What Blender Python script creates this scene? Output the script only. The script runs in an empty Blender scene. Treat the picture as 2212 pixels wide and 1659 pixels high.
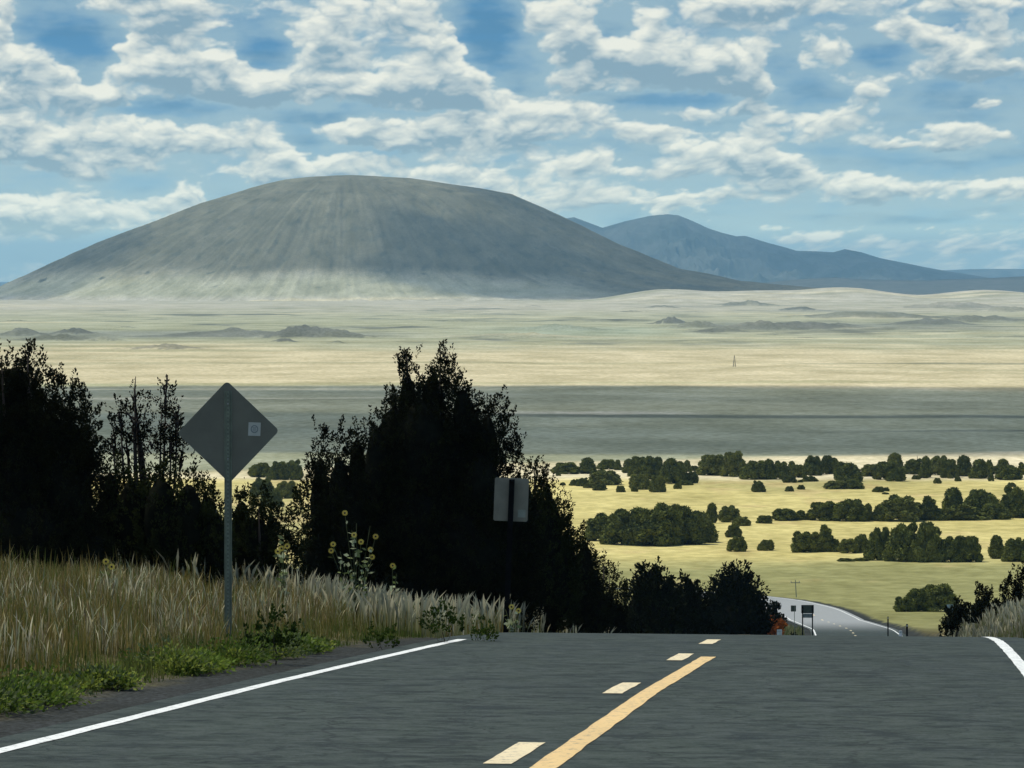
import bpy, math
import numpy as np
C = bpy.context.scene
R = math.radians
F = 3700.0            # focal length in pixels of a 1024 px wide frame
HV = 278.0            # eye level line
SUN_EL, SUN_AZ = 62.0, -68.0     # azimuth from straight ahead (+y), negative = left

# ---------------------------------------------------------------- camera
cam = bpy.data.cameras.new('camera')
cam.sensor_width = 36.0
cam.lens = 36.0 * F / 1024.0
cam.shift_y = -(384.0 - HV) / 1024.0
cam.clip_start, cam.clip_end = 0.5, 90000.0
camo = bpy.data.objects.new('camera', cam)
C.collection.objects.link(camo)
camo.location = (0, 0, 0)
camo.rotation_euler = (R(90), 0, 0)
C.camera = camo
C.view_settings.view_transform = 'Standard'
C.view_settings.look = 'None'
C.view_settings.gamma = 1.0
C.view_settings.exposure = 0.22
C.cycles.use_denoising = True
C.cycles.max_bounces = 6
C.cycles.diffuse_bounces = 2
C.cycles.glossy_bounces = 2
C.cycles.transmission_bounces = 4
C.cycles.volume_bounces = 0
C.cycles.sample_clamp_indirect = 4.0

# ---------------------------------------------------------------- node helper
class NT:
    def __init__(s, nt): s.t = nt
    def n(s, typ, **kw):
        nd = s.t.nodes.new(typ)
        for k, v in kw.items(): setattr(nd, k, v)
        return nd
    def put(s, sock, v):
        if hasattr(v, 'is_linked') or isinstance(v, bpy.types.NodeSocket): s.t.links.new(v, sock)
        else: sock.default_value = v
    def m(s, op, a, b=0.0, c=0.0, clamp=False):
        nd = s.n('ShaderNodeMath', operation=op); nd.use_clamp = clamp
        for i, v in enumerate((a, b, c)): s.put(nd.inputs[i], v)
        return nd.outputs[0]
    def v(s, op, a, b=(0, 0, 0), c=(0, 0, 0)):
        nd = s.n('ShaderNodeVectorMath', operation=op)
        s.put(nd.inputs[0], a); s.put(nd.inputs[1], b)
        if op == 'MULTIPLY_ADD': s.put(nd.inputs[2], c)
        return nd.outputs['Value'] if op in ('DOT_PRODUCT', 'LENGTH') else nd.outputs[0]
    def xyz(s, x, y, z):
        nd = s.n('ShaderNodeCombineXYZ')
        for i, q in enumerate((x, y, z)): s.put(nd.inputs[i], q)
        return nd.outputs[0]
    def sep(s, vv):
        nd = s.n('ShaderNodeSeparateXYZ'); s.put(nd.inputs[0], vv); return nd.outputs
    def noise(s, vec, scale=1.0, detail=5.0, rough=.55, dist=0.0, lac=2.0):
        nd = s.n('ShaderNodeTexNoise'); s.put(nd.inputs['Vector'], vec)
        for k, q in (('Scale', scale), ('Detail', detail), ('Roughness', rough), ('Distortion', dist), ('Lacunarity', lac)):
            nd.inputs[k].default_value = q
        return nd
    def smooth(s, x, a, b, lo=0.0, hi=1.0):
        nd = s.n('ShaderNodeMapRange', interpolation_type='SMOOTHSTEP'); s.put(nd.inputs[0], x)
        for i, q in ((1, a), (2, b), (3, lo), (4, hi)): s.put(nd.inputs[i], q)
        return nd.outputs[0]
    def mix(s, f, a, b, mode='MIX'):
        nd = s.n('ShaderNodeMix', data_type='RGBA', blend_type=mode)
        s.put(nd.inputs[0], f); s.put(nd.inputs[6], a); s.put(nd.inputs[7], b)
        return nd.outputs[2]

# ---------------------------------------------------------------- sky
w = bpy.data.worlds.new('World'); C.world = w; w.use_nodes = True
w.node_tree.nodes.clear(); N = NT(w.node_tree)
sky = N.n('ShaderNodeTexSky', sky_type='NISHITA', sun_disc=False)
sky.sun_elevation = R(SUN_EL); sky.sun_rotation = R(SUN_AZ)
sky.altitude = 2100; sky.air_density = 1.0; sky.dust_density = .6; sky.ozone_density = 2.0
bg = N.n('ShaderNodeBackground'); out = N.n('ShaderNodeOutputWorld')
bg.inputs[1].default_value = 0.13
# ---------------------------------------------------------------- numpy noise
def hash2(ix, iy, seed):
    ix = ix.astype(np.int64).astype(np.uint32); iy = iy.astype(np.int64).astype(np.uint32)
    h = ix * np.uint32(374761393) + iy * np.uint32(668265263) + np.uint32((seed * 2654435761) & 0xffffffff)
    h = (h ^ (h >> np.uint32(13))) * np.uint32(1274126177)
    h = (h ^ (h >> np.uint32(16))) * np.uint32(2246822519)
    h = h ^ (h >> np.uint32(15))
    return h.astype(np.float32) / np.float32(4294967295.0)
def grad(ix, iy, fx, fy, seed):
    a = hash2(ix, iy, seed) * np.float32(6.2831853)
    return np.cos(a) * fx + np.sin(a) * fy
def perlin(x, y, seed=0):
    ix = np.floor(x); iy = np.floor(y); fx = (x - ix).astype(np.float32); fy = (y - iy).astype(np.float32)
    u = fx * fx * fx * (fx * (fx * 6 - 15) + 10); v = fy * fy * fy * (fy * (fy * 6 - 15) + 10)
    a = grad(ix, iy, fx, fy, seed); b = grad(ix + 1, iy, fx - 1, fy, seed)
    c = grad(ix, iy + 1, fx, fy - 1, seed); d_ = grad(ix + 1, iy + 1, fx - 1, fy - 1, seed)
    return (a + (b - a) * u) * (1 - v) + (c + (d_ - c) * u) * v          # about -0.7 .. 0.7
def fbm(x, y, seed=0, octv=5, gain=.5, billow=False):
    s = 0; amp = 1.0; tot = 0
    for o in range(octv):
        n = perlin(x * 2 ** o + 17.3 * o, y * 2 ** o + 9.1 * o, seed + o)
        s = s + amp * ((np.abs(n) * 2.0) if billow else n * 1.4); tot += amp; amp *= gain
    return s / tot
def sst(x, a, b):
    t = np.clip((x - a) / (b - a), 0, 1); return t * t * (3 - 2 * t)
# ---------------------------------------------------------------- clouds of the view ahead, as a procedural sky map
# x, y below: 100 units = 0.0125 rad of azimuth / elevation; x = 1106 straight ahead, y = 600.5 at eye level, y falls upwards
BRIGHT = [(85,160,95,58,1.1),(185,215,62,40,1.1),(30,130,40,40,.8),(255,212,35,18,.7),(30,285,60,32,.9),(15,50,22,80,.8),(15,205,18,28,.8),(320,15,110,60,1.1),(390,60,60,50,1),
 (265,112,20,16,.9),(290,90,30,24,.7),(300,158,75,24,.8),(410,150,110,42,1.1),(500,195,110,50,1.1),(580,210,90,36,1.1),(690,85,75,45,1.1),(740,120,60,35,.6),(880,30,80,40,.8),(800,20,90,25,.5),
 (945,100,62,45,1.1),(960,170,80,45,.9),(870,190,130,50,.9),(1010,205,60,42,1.0),(760,200,90,40,.6),(780,285,85,38,.9),(960,290,130,42,.9),(850,320,110,22,.6),(130,305,130,30,.8),(60,330,70,36,.9),(310,300,130,30,.8),
 (450,300,110,28,.8),(230,355,100,32,.9),(620,345,90,26,.9),(660,375,120,26,1.0),(590,390,80,26,.7),(410,425,55,34,.9),(350,445,70,24,.6),(110,440,130,32,.9),(150,480,160,30,.8),(50,470,70,40,.6),(60,520,120,24,.35),(1230,35,78,42,1.1),(1250,95,75,40,1.1),
 (1350,125,110,42,1.1),(1450,140,100,40,1.1),(1540,165,90,36,1.1),(1620,190,60,28,1.0),(1600,150,50,22,.7),(1240,185,85,30,1.0),(1405,55,30,36,1.0),(1560,15,60,35,.8),(1660,20,110,34,1),(1790,10,60,34,.8),(1600,110,110,26,.55),(1760,120,100,40,.5),
 (1950,62,65,28,1.0),(2010,90,50,24,.9),(2080,130,75,38,1.1),(2140,155,60,18,1.0),(2130,60,40,36,.8),(2100,5,80,20,.8),(1885,205,34,16,1.0),(1960,190,120,40,.5),(1100,205,50,40,.8),(1180,240,90,26,.7),(1100,245,80,24,.5),(1150,290,120,30,.5),(1590,345,120,40,1.0),
 (1700,375,90,30,.9),(1860,400,90,26,1.0),(1960,420,80,16,.6),(1480,310,120,26,.6),(1770,265,70,30,.7),(1840,250,60,28,.5),(2030,290,60,24,.7),(2040,325,50,14,1.0),(2130,300,60,16,.8),(1950,315,40,12,.9),(2130,215,30,20,.8),(1380,270,240,26,.55),(1640,240,60,60,.5),
 (1060,400,160,26,.6),(1000,370,140,24,.6),(1240,350,120,24,.6),(1300,430,120,20,.5),(1460,440,70,24,.8),(1150,440,120,22,.5),(2150,400,100,16,.8),(2150,430,60,14,.6),(1760,515,70,16,.8),(2110,535,100,16,.5),(2000,490,50,12,.4),(1400,380,90,20,.5),(1560,420,160,14,.4)]
GAP = [(150,70,100,60,1),(190,115,70,40,.9),(565,105,55,40,1),(1075,110,48,110,1.1),(1050,60,50,60,.8),(990,20,50,30,.5),(420,238,230,16,1.1),(200,180,30,40,.5),(700,250,120,14,.9),(1895,120,60,36,1),(2050,200,160,26,1.0),
 (2060,255,130,20,.6),(2040,352,220,20,1.1),(1760,190,60,40,.5),(1310,60,30,36,.8),(1690,160,40,60,.7),(30,400,120,28,.7),(300,400,60,34,.8),(660,305,50,26,.8),(1140,160,36,60,.8),(1450,215,240,12,1.0),(1000,240,200,10,.8),
 (1500,265,160,10,.7),(1370,320,100,22,.5),(480,400,60,26,.6),(800,330,120,8,.9),(1800,45,100,14,.5),(1350,480,200,40,.5),(250,540,300,50,.5),(1850,470,300,24,.6),(520,445,60,40,.5),(1750,325,100,12,.6),(1200,310,80,8,.5),(1500,400,90,14,.5)]
HD, AIR = 4.0e-5, (.145, .28, .46)
AZW, ELO, ELH, NW, NH = R(14.0), R(-0.6), R(7.4), 2800, 800
def cloud_map():
    aa = (np.arange(NW) + .5) / NW * 2 * AZW - AZW
    ee = ELO + (np.arange(NH) + .5) / NH * (ELH - ELO)
    X, Y = np.meshgrid((aa * 79.92 * 100 + 1106).astype(np.float32), (600.5 - ee * 79.92 * 100).astype(np.float32))
    E = np.clip((600.5 - Y) / 100.0, .02, None)                 # height over eye level
    q = 1.0 + 1.1 * np.exp(-E / 2.2)                            # cells shrink towards the horizon
    Yn = (Y / 100.0) * 1.75; Xn = X / 100.0
    nx, ny = Xn * (.75 + .25 * q), Yn * (.8 + .2 * q)
    wx = fbm(nx * .9, ny * .9, 11, 4) * 42; wy = fbm(nx * .9, ny * .9, 23, 4) * 24
    wx2 = fbm(nx * 3.1, ny * 3.1, 31, 3) * 12; wy2 = fbm(nx * 3.1, ny * 3.1, 37, 3) * 8
    Xw, Yw = X + wx + wx2, Y + wy + wy2
    cov = np.zeros_like(X)
    for sgn, L in ((1, BRIGHT), (-1, GAP)):
        for (x, y, rx, ry, ww) in L:
            yy = (Yw - y) / ry
            r2 = ((Xw - x) / rx) ** 2 + yy ** 2
            cov += sgn * ww * .9 * np.exp(-r2 * 1.1)
    side = sst(np.abs(X - 1106), 1080, 1300) + (1 - sst(Y, -60, 10))
    cov += np.clip(side, 0, 1) * (fbm(X / 260, Y / 110, 77, 3) * 1.5 + .15)
    base = fbm(nx * .75, ny * .8, 5, 7, .52)
    bil = lambda o_, g: fbm(nx * 1.5 + wx / 60, ny * 1.5 + wy / 60, 41, o_, g, True)
    puff = bil(5, .46)
    D = .62 * cov + .48 * base + .50 * (puff - .34) * np.clip(.35 + cov, .3, 1) + .09 + .10 * np.exp(-E / 1.6)
    D1 = np.clip(D - .13, 0, None)
    def blur(a_, n):
        for ax in (0, 1):
            p_ = np.pad(a_, [(n, n) if i == ax else (0, 0) for i in (0, 1)], mode='edge')
            c_ = np.cumsum(p_, axis=ax, dtype=np.float64)
            a_ = ((c_[2 * n:] - c_[:-2 * n]) if ax == 0 else (c_[:, 2 * n:] - c_[:, :-2 * n])).astype(np.float32) / (2 * n)
        return a_
    # light comes from above: soak it up going down through the cloud
    S = np.zeros_like(D1); acc = np.zeros(NW, np.float32)
    Db = blur(D1, 3)
    for j in range(NH - 1, -1, -1):                             # top row first
        acc = acc * .958 + Db[j]; S[j] = acc
    r1 = blur(D, 2); r2 = blur(blur(D, 9), 6)
    def rel(a_, k_):
        gy, gx = np.gradient(a_); return np.clip((-gy + gx * .30) * k_, -.6, .6)
    relief = rel(r1, 3.2) * .55 + rel(r2, 15.0) * .9
    mott = fbm(nx * 1.1, ny * 1.3, 131, 5, .55)
    lit = np.clip(np.exp(-np.clip(S - .8, 0, None) * .075) * .92 + relief * 1.0 + mott * .70 + (bil(3, .5) - .36) * .75 - .06, 0, 1.1)
    body = 1 - np.exp(-D1 * 4.6); body = sst(body, .0, .80)
    vD = .45 * cov + .75 * fbm(nx * .45, ny * .9, 61, 6, .55) + .54 + .28 * np.exp(-E / 1.5)
    veil = sst(vD, -.05, .75)
    # flat dark bases: stretched sideways
    under = sst(fbm(X / 320, Y / 46, 91, 4) - .35 * cov, .0, .55)
    far = np.exp(-E / 1.6)
    o = lambda *c: np.array(c, np.float32)[None, None, :]
    k = lambda a: a[..., None].astype(np.float32)
    top = sst(E, .5, 6.0)
    def S2L(c): c = np.array(c) / 255.0; return np.where(c < .04045, c / 12.92, ((c + .055) / 1.055) ** 2.4).astype(np.float32)
    blue = S2L((150, 186, 205)) * (1 - k(top)) + S2L((82, 138, 182)) * k(top)
    veilc = S2L((160, 187, 199)); undc = S2L((92, 137, 171)); white = S2L((228, 231, 223)); grey = S2L((132, 162, 182))
    col = blue
    col = col * (1 - k(under) * .55) + undc * k(under) * .55
    col = col * (1 - k(veil) * .75) + veilc * k(veil) * .75
    cb = grey * (1 - k(lit)) + white * k(lit)
    cb = cb * (1 - k(far) * .55) + S2L((178, 198, 204)) * k(far) * .55
    kb = k(body) * .95
    col = col * (1 - kb) + cb * kb
    # the air between (the haze box) dims and tints what lies behind it: set the sky's own brightness for what is left
    T_ = np.exp(-HD * np.minimum(34000, 450 / np.maximum(E * .0125, 1e-4)))[..., None]; J = np.array(AIR, np.float32)
    col = np.clip((col - (1 - T_) * J) / T_, .02, 3.0)
    return col

cl_px = cloud_map()
im = bpy.data.images.new('cloud_cover', NW, NH, float_buffer=True)
im.colorspace_settings.name = 'Linear Rec.709'
px4 = np.ones((NH, NW, 4), np.float32); px4[..., :3] = cl_px
im.pixels.foreach_set(px4.ravel()); im.update(); im.pack()
d = N.sep(N.v('NORMALIZE', N.n('ShaderNodeTexCoord').outputs['Generated']))
az = N.m('ARCTAN2', d[0], d[1]); el = N.m('ARCSINE', d[2])
uu = N.m('MULTIPLY_ADD', az, 1 / (2 * AZW), .5); vv = N.m('MULTIPLY_ADD', el, 1 / (ELH - ELO), -ELO / (ELH - ELO))
it = N.n('ShaderNodeTexImage', interpolation='Cubic', extension='EXTEND'); it.image = im
N.t.links.new(N.xyz(uu, vv, 0), it.inputs[0])
win = N.m('MULTIPLY', N.smooth(N.m('ABSOLUTE', az), AZW * .9, AZW, 1.0, 0.0), N.smooth(el, ELH * .85, ELH, 1.0, 0.0))
# the rest of the sky: Nishita blue with soft broken cloud
q = N.xyz(N.m('DIVIDE', d[0], N.m('ADD', N.m('MAXIMUM', d[2], 0.0), .12)), N.m('DIVIDE', d[1], N.m('ADD', N.m('MAXIMUM', d[2], 0.0), .12)), 1.3)
cl = N.smooth(N.noise(q, 1.3, 6.0, .6, .2).outputs['Fac'], .50, .66)
rest = N.mix(N.m('MULTIPLY', cl, .8), sky.outputs[0], (6.0, 6.4, 6.6, 1))
SKYGAIN = 10 ** 0 * 2 ** -.22 / 1.3
full = N.mix(win, rest, N.v('MULTIPLY', it.outputs[0], (10 * SKYGAIN,) * 3))
N.t.links.new(full, bg.inputs[0]); N.t.links.new(bg.outputs[0], out.inputs[0])

# ---------------------------------------------------------------- sun
sl = bpy.data.lights.new('sun', 'SUN'); sl.energy = 3.4; sl.angle = R(.5); sl.color = (1, .96, .82)
so = bpy.data.objects.new('sun', sl); C.collection.objects.link(so)
sdir = np.array([math.sin(R(SUN_AZ)) * math.cos(R(SUN_EL)), math.cos(R(SUN_AZ)) * math.cos(R(SUN_EL)), math.sin(R(SUN_EL))])
from mathutils import Vector
so.rotation_euler = Vector(sdir).to_track_quat('Z', 'Y').to_euler()
# ---------------------------------------------------------------- helpers
def tag(o, label=None, cat=None, group=None, kind=None):
    if label: o['label'] = label
    if cat: o['category'] = cat
    if group: o['group'] = group
    if kind: o['kind'] = kind
    return o
def mesh_np(name, V, Fq, mat=None, parent=None, smooth=False, col=None, midx=None):
    """V (n,3), Fq (m,3|4) arrays -> linked mesh object"""
    me = bpy.data.meshes.new(name); V = np.asarray(V, np.float32); Fq = np.asarray(Fq, np.int32)
    k = Fq.shape[1]; me.vertices.add(len(V)); me.vertices.foreach_set('co', V.ravel())
    me.loops.add(Fq.size); me.loops.foreach_set('vertex_index', Fq.ravel())
    me.polygons.add(len(Fq)); me.polygons.foreach_set('loop_start', np.arange(len(Fq), dtype=np.int32) * k)
    try: me.polygons.foreach_set('loop_total', np.full(len(Fq), k, np.int32))
    except Exception: pass
    if smooth: me.polygons.foreach_set('use_smooth', np.ones(len(Fq), bool))
    for m_ in (mat if isinstance(mat, (list, tuple)) else [mat]):
        if m_: me.materials.append(m_)
    if midx is not None: me.polygons.foreach_set('material_index', np.asarray(midx, np.int32))
    if col is not None:
        at = me.color_attributes.new('tint', 'FLOAT_COLOR', 'POINT')
        c4 = np.ones((len(V), 4), np.float32); c4[:, :3] = col; at.data.foreach_set('color', c4.ravel())
    me.update(calc_edges=True); me.validate()
    o = bpy.data.objects.new(name, me); C.collection.objects.link(o)
    if parent: o.parent = parent
    return o
def empty(name, loc=(0, 0, 0), rz=0.0, parent=None):
    o = bpy.data.objects.new(name, None); C.collection.objects.link(o); o.location = loc; o.rotation_euler = (0, 0, rz)
    o.empty_display_size = .2
    if parent: o.parent = parent
    return o
class MB:
    """collects boxes, tubes and plates; build() links them as ONE mesh"""
    def __init__(s): s.V = []; s.F = []; s.n = 0
    def add(s, V, Fc): s.V += [tuple(v) for v in V]; s.F += [tuple(i + s.n for i in f) for f in Fc]; s.n = len(s.V); return s
    def box(s, c, size, rz=0.0, tilt=0.0):
        hx, hy, hz_ = [q / 2 for q in size]; V = []
        for dx in (-hx, hx):
            for dy in (-hy, hy):
                for dz in (-hz_, hz_):
                    x, z = dx * math.cos(tilt) + dz * math.sin(tilt), -dx * math.sin(tilt) + dz * math.cos(tilt)
                    V.append((c[0] + x * math.cos(rz) - dy * math.sin(rz), c[1] + x * math.sin(rz) + dy * math.cos(rz), c[2] + z))
        return s.add(V, [(0, 1, 3, 2), (4, 6, 7, 5), (0, 4, 5, 1), (2, 3, 7, 6), (0, 2, 6, 4), (1, 5, 7, 3)])
    def tube(s, pts, radii, k=7):
        pts = [Vector(p) for p in pts]; V = []; Fc = []
        for i, p in enumerate(pts):
            t = (pts[min(i + 1, len(pts) - 1)] - pts[max(i - 1, 0)]).normalized()
            a = t.orthogonal().normalized(); b = t.cross(a)
            for j in range(k):
                th = 2 * math.pi * j / k; V.append(p + (a * math.cos(th) + b * math.sin(th)) * radii[i])
        for i in range(len(pts) - 1):
            for j in range(k): Fc.append((i * k + j, i * k + (j + 1) % k, (i + 1) * k + (j + 1) % k, (i + 1) * k + j))
        Fc.append(tuple(range(k))[::-1]); Fc.append(tuple((len(pts) - 1) * k + j for j in range(k)))
        return s.add(V, Fc)
    def prism(s, outline, y0, y1, f=lambda x, y, z: (x, y, z)):
        n = len(outline); V = [f(x, y0, z) for x, z in outline] + [f(x, y1, z) for x, z in outline]
        return s.add(V, [tuple(range(n))[::-1] if False else tuple(range(n)), tuple(range(n, 2 * n))[::-1]] + [(i, i + n, (i + 1) % n + n, (i + 1) % n) for i in range(n)])
    def build(s, name, mat, parent=None, smooth=False):
        me = bpy.data.meshes.new(name); me.from_pydata([tuple(v) for v in s.V], [], s.F); me.materials.append(mat)
        if smooth:
            for p in me.polygons: p.use_smooth = True
        me.update(); o = bpy.data.objects.new(name, me); C.collection.objects.link(o)
        if parent: o.parent = parent
        return o
def newmat(name):
    m_ = bpy.data.materials.new(name); m_.use_nodes = True; T = NT(m_.node_tree); b = m_.node_tree.nodes['Principled BSDF']; return m_, T, b
def simple(name, col, rough=.8, var=.25, scale=6.0, metal=0.0, spec=.3, bump=0.0, stretch=(1, 1, 1)):
    m_, T, b = newmat(name); co = T.v('MULTIPLY', T.n('ShaderNodeTexCoord').outputs['Object'], stretch)
    nz = T.noise(co, scale, 5.0, .6); a = tuple(c * (1 - var) for c in col) + (1,); c_ = tuple(min(1, c * (1 + var)) for c in col) + (1,)
    T.put(b.inputs['Base Color'], T.mix(T.smooth(nz.outputs['Fac'], .3, .7), a, c_))
    b.inputs['Roughness'].default_value = rough; b.inputs['Metallic'].default_value = metal; b.inputs['Specular IOR Level'].default_value = spec
    if bump:
        bp = T.n('ShaderNodeBump'); bp.inputs['Distance'].default_value = bump; T.put(bp.inputs['Height'], nz.outputs['Fac']); T.put(b.inputs['Normal'], bp.outputs[0])
    return m_

# ---------------------------------------------------------------- shape of the land (metres, eye at 0,0,0)
PY = np.array([-60, 0, 44, 48, 53, 58, 64, 80, 110, 200, 300, 330, 400, 500, 650, 850, 1000, 1300, 1500, 2000, 3000, 5000, 9000, 90000.])
PZ = np.array([2.64, -1.5, -4.53, -4.81, -5.17, -5.60, -6.17, -7.92, -11.4, -20.9, -29.55, -31.75, -37.0, -41.0, -44, -46, -47, -48, -48.5, -49, -50, -50, -50, -50.])
_ty = np.concatenate([np.arange(-60, 400, .5), np.arange(400, 12000, 5.), [90000.]])
_tz = np.interp(_ty, PY, PZ)
def _sm(z, n, a, b):
    k = np.hanning(n); k /= k.sum(); zz = np.convolve(np.pad(z, n // 2, mode='edge'), k, 'valid')[:len(z)]
    o_ = z.copy(); o_[a:b] = zz[a:b]; return o_
_tz = _sm(_tz, 13, 100, 910); _tz[260:900] = _sm(_tz, 41, 0, len(_tz))[260:900]
_f = np.arange(len(_ty)) > 925; _tz2 = _sm(_tz, 31, 940, len(_tz) - 20); _tz = np.where(_f, _tz2, _tz)
def prof(y): return np.interp(y, _ty, _tz)
_vt_y = np.arange(325, 20000, 1.0); _vt_v = HV - F * prof(_vt_y) / _vt_y
def y_from_v(v): return float(np.interp(v, _vt_v[::-1], _vt_y[::-1]))     # distance at which the slope shows at line v
# road centre stripe
RY = np.array([-60, 0, 23.6, 34.6, 44.7, 53, 80, 110, 150, 200, 300, 350, 400, 425, 445, 460, 474, 486, 498, 512, 540, 720.])
RX = np.array([-10.4, -2.3, .2, 1.27, 2.37, 3.25, 5.8, 8.6, 12.5, 17.9, 28.6, 32.3, 34.0, 33.6, 31.0, 25.0, 13.0, -5.0, -30.0, -65.0, -150.0, -700.0])
_ry = np.arange(-60, 720, 1.0); _rx = _sm(np.interp(_ry, RY, RX), 25, 110, len(_ry) - 15); _rx = np.where(_ry < 70, np.interp(_ry, [-60, 0, 23.6, 34.6, 44.7, 53, 70], [-10.4, -2.3, .2, 1.27, 2.37, 3.25, 5.05]), _rx)
_rx[120:170] = _sm(_rx, 15, 0, len(_rx))[120:170]
def road_x(y): return np.interp(y, _ry, _rx)
def road_s(y): return np.gradient(_rx, _ry)[np.clip((np.asarray(y) + 60).astype(int), 0, len(_ry) - 1)]
def road_d(x, y):
    """signed distance from the centre stripe, right positive"""
    s_ = road_s(y); dd = (x - road_x(y)) / np.sqrt(1 + s_ * s_)
    return np.where(y > 540, np.where(dd < 0, -999., 999.), dd)
BUMPS = [  # px, v of the foot, half width px, height px, darkness  (low dark lava mounds on the plain)
 (293,338,24,13,1),(330,338,30,10,.8),(283,343,10,5,1),(322,338,9,4,.8),(337,344,7,3,.8),(230,337,60,8,.8),(165,349,28,6,.7),(70,334,18,8,.9),(55,340,32,7,.8),(20,336,20,9,.7),
 (100,341,16,6,.6),(225,327,6,2.5,.9),(125,328,9,2.5,.6),(15,322,12,3,.5),(480,309,18,3.5,.6),(455,322,12,3,.5),(535,306,6,2.5,1),(500,315,25,2.5,.6),(410,327,16,2.5,.4),(560,330,40,6,.3),(520,338,60,5,.25),
 (748,306,26,7,.8),(803,310,18,7,.9),(632,312,14,5,.9),(662,308,14,3,1),(695,312,14,4,.9),(672,324,14,8,1),(700,327,25,8,.6),(760,330,40,9,.8),(800,329,48,9,.9),(842,327,20,6,.9),(720,332,25,6,.6),
 (870,318,60,9,.7),(935,325,36,8,.8),(985,322,40,9,.7),(895,300,10,6,.9),(960,308,50,8,.5),(1010,312,30,8,.5),(805,338,9,3,1),(768,334,9,2,1),(612,318,8,2.5,.5),(900,330,30,3,.4),(1015,337,25,2,.5),(585,322,20,3,.4)]
def mounds(x, y):
    h = np.zeros_like(x); k = np.zeros_like(x)
    for i, (p, v, hw, hp, dk) in enumerate(BUMPS):
        D = 50 * F / (v - HV); X0 = (p - 512) / F * D; sx = hw / F * D * .95; hh = hp / F * D; sy = max(sx * .9, hh * 3)
        dx = (x - X0) / sx; dy = (y - D - sy) / sy
        near = (np.abs(dx) < 3.2) & (np.abs(dy) < 3.2)
        if not near.any(): continue
        xx, yy = x[near], y[near]
        wob = fbm(xx / sx * 1.3 + i * 7, yy / sy * 1.3, 200 + i, 4)
        r2 = dx[near] ** 2 + dy[near] ** 2
        e = np.exp(-r2 * (1 + .9 * wob)) * (1 + .5 * wob)
        h[near] += hh * np.clip(e - .03, 0, None) * (.80 + .4 * fbm(xx / sx * 3, yy / sy * 3, 350 + i, 3))
        k[near] = np.maximum(k[near], dk * sst(np.exp(-r2 * .38) + .40 * wob + .35 * fbm(xx / sx * 4, yy / sy * 2.5, 300 + i, 4), .22, .5))
    return h, k
def ground_z(x, y, far=True):
    x = np.asarray(x, float); y = np.asarray(y, float); x, y = np.broadcast_arrays(x, y)
    z0 = prof(y); dd = road_d(x, y); ad = np.abs(dd)
    # bank left of the road, smaller one on the right
    L = sst(-dd, 4.6, 10.5) * np.interp(y, [0, 30, 50, 62, 110, 330], [1.0, .95, .74, .66, .8, .9]) + sst(-dd, 9, 30) * np.interp(y, [0, 45, 70, 200, 350, 420], [.2, .1, .4, 1.5, 1.2, 0])
    Rr = sst(dd, 4.4, 5.9) * np.interp(y, [0, 40, 60, 90, 130, 230, 330, 420], [.4, .4, .45, .85, 1.6, 1.7, .4, 0.])
    verge = np.where((dd < 0), sst(-dd, 5.0, 8.0) * sst(y, 230, 290) * (1 - sst(y, 318, 345)) * .55, 0)
    nat = z0 + L * (y < 480) + Rr + verge
    rough = fbm(x / 9., y / 9., 3, 4) * .14 + fbm(x / 60., y / 60., 8, 3) * .5 * sst(y, 120, 300) + fbm(x / 300., y / 420., 12, 4) * 2.2 * sst(y, 900, 2200)
    nat = nat + rough * sst(ad, 4.4, 7.5)
    z = z0 - .06 + (nat - z0 + .06) * sst(ad, np.where(dd > 0, 4.4, 4.2), np.where(dd > 0, 5.6, 7.6))
    if far:
        m_ = y > 1500
        if m_.any():
            h, _ = mounds(x[m_], y[m_]); zz = z[m_] + h; xf, yf = x[m_], y[m_]
            # pale swells at the far side of the plain, dark rolling hills behind them
            for (p, v, hw, hp) in ((668, 302.0, 78, 12.5), (842, 302.0, 82, 14.5), (990, 302, 90, 12), (755, 302, 62, 8.5)):
                D = 50 * F / (v - HV); X0 = (p - 512) / F * D
                zz += hp / F * D * np.exp(-((xf - X0) / (hw / F * D * .75)) ** 2 - ((yf - D) / 520.) ** 2)
            rp = xf / np.maximum(yf, 1) * F + 512
            rh = np.interp(rp, [560, 700, 770, 810, 835, 870, 930, 980, 1024, 1150], [0, 6, 9.5, 13.5, 14.5, 12, 11.5, 13.5, 15, 15])
            zz += rh / F * 13500 * np.exp(-((yf - 14000) / 700.) ** 2) * (1 + .10 * fbm(xf / 300, yf / 300, 55, 4))
            z = z.copy(); z[m_] = zz
    return z
def gz(x, y): return float(ground_z(np.array([float(x)]), np.array([float(y)]))[0])

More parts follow.
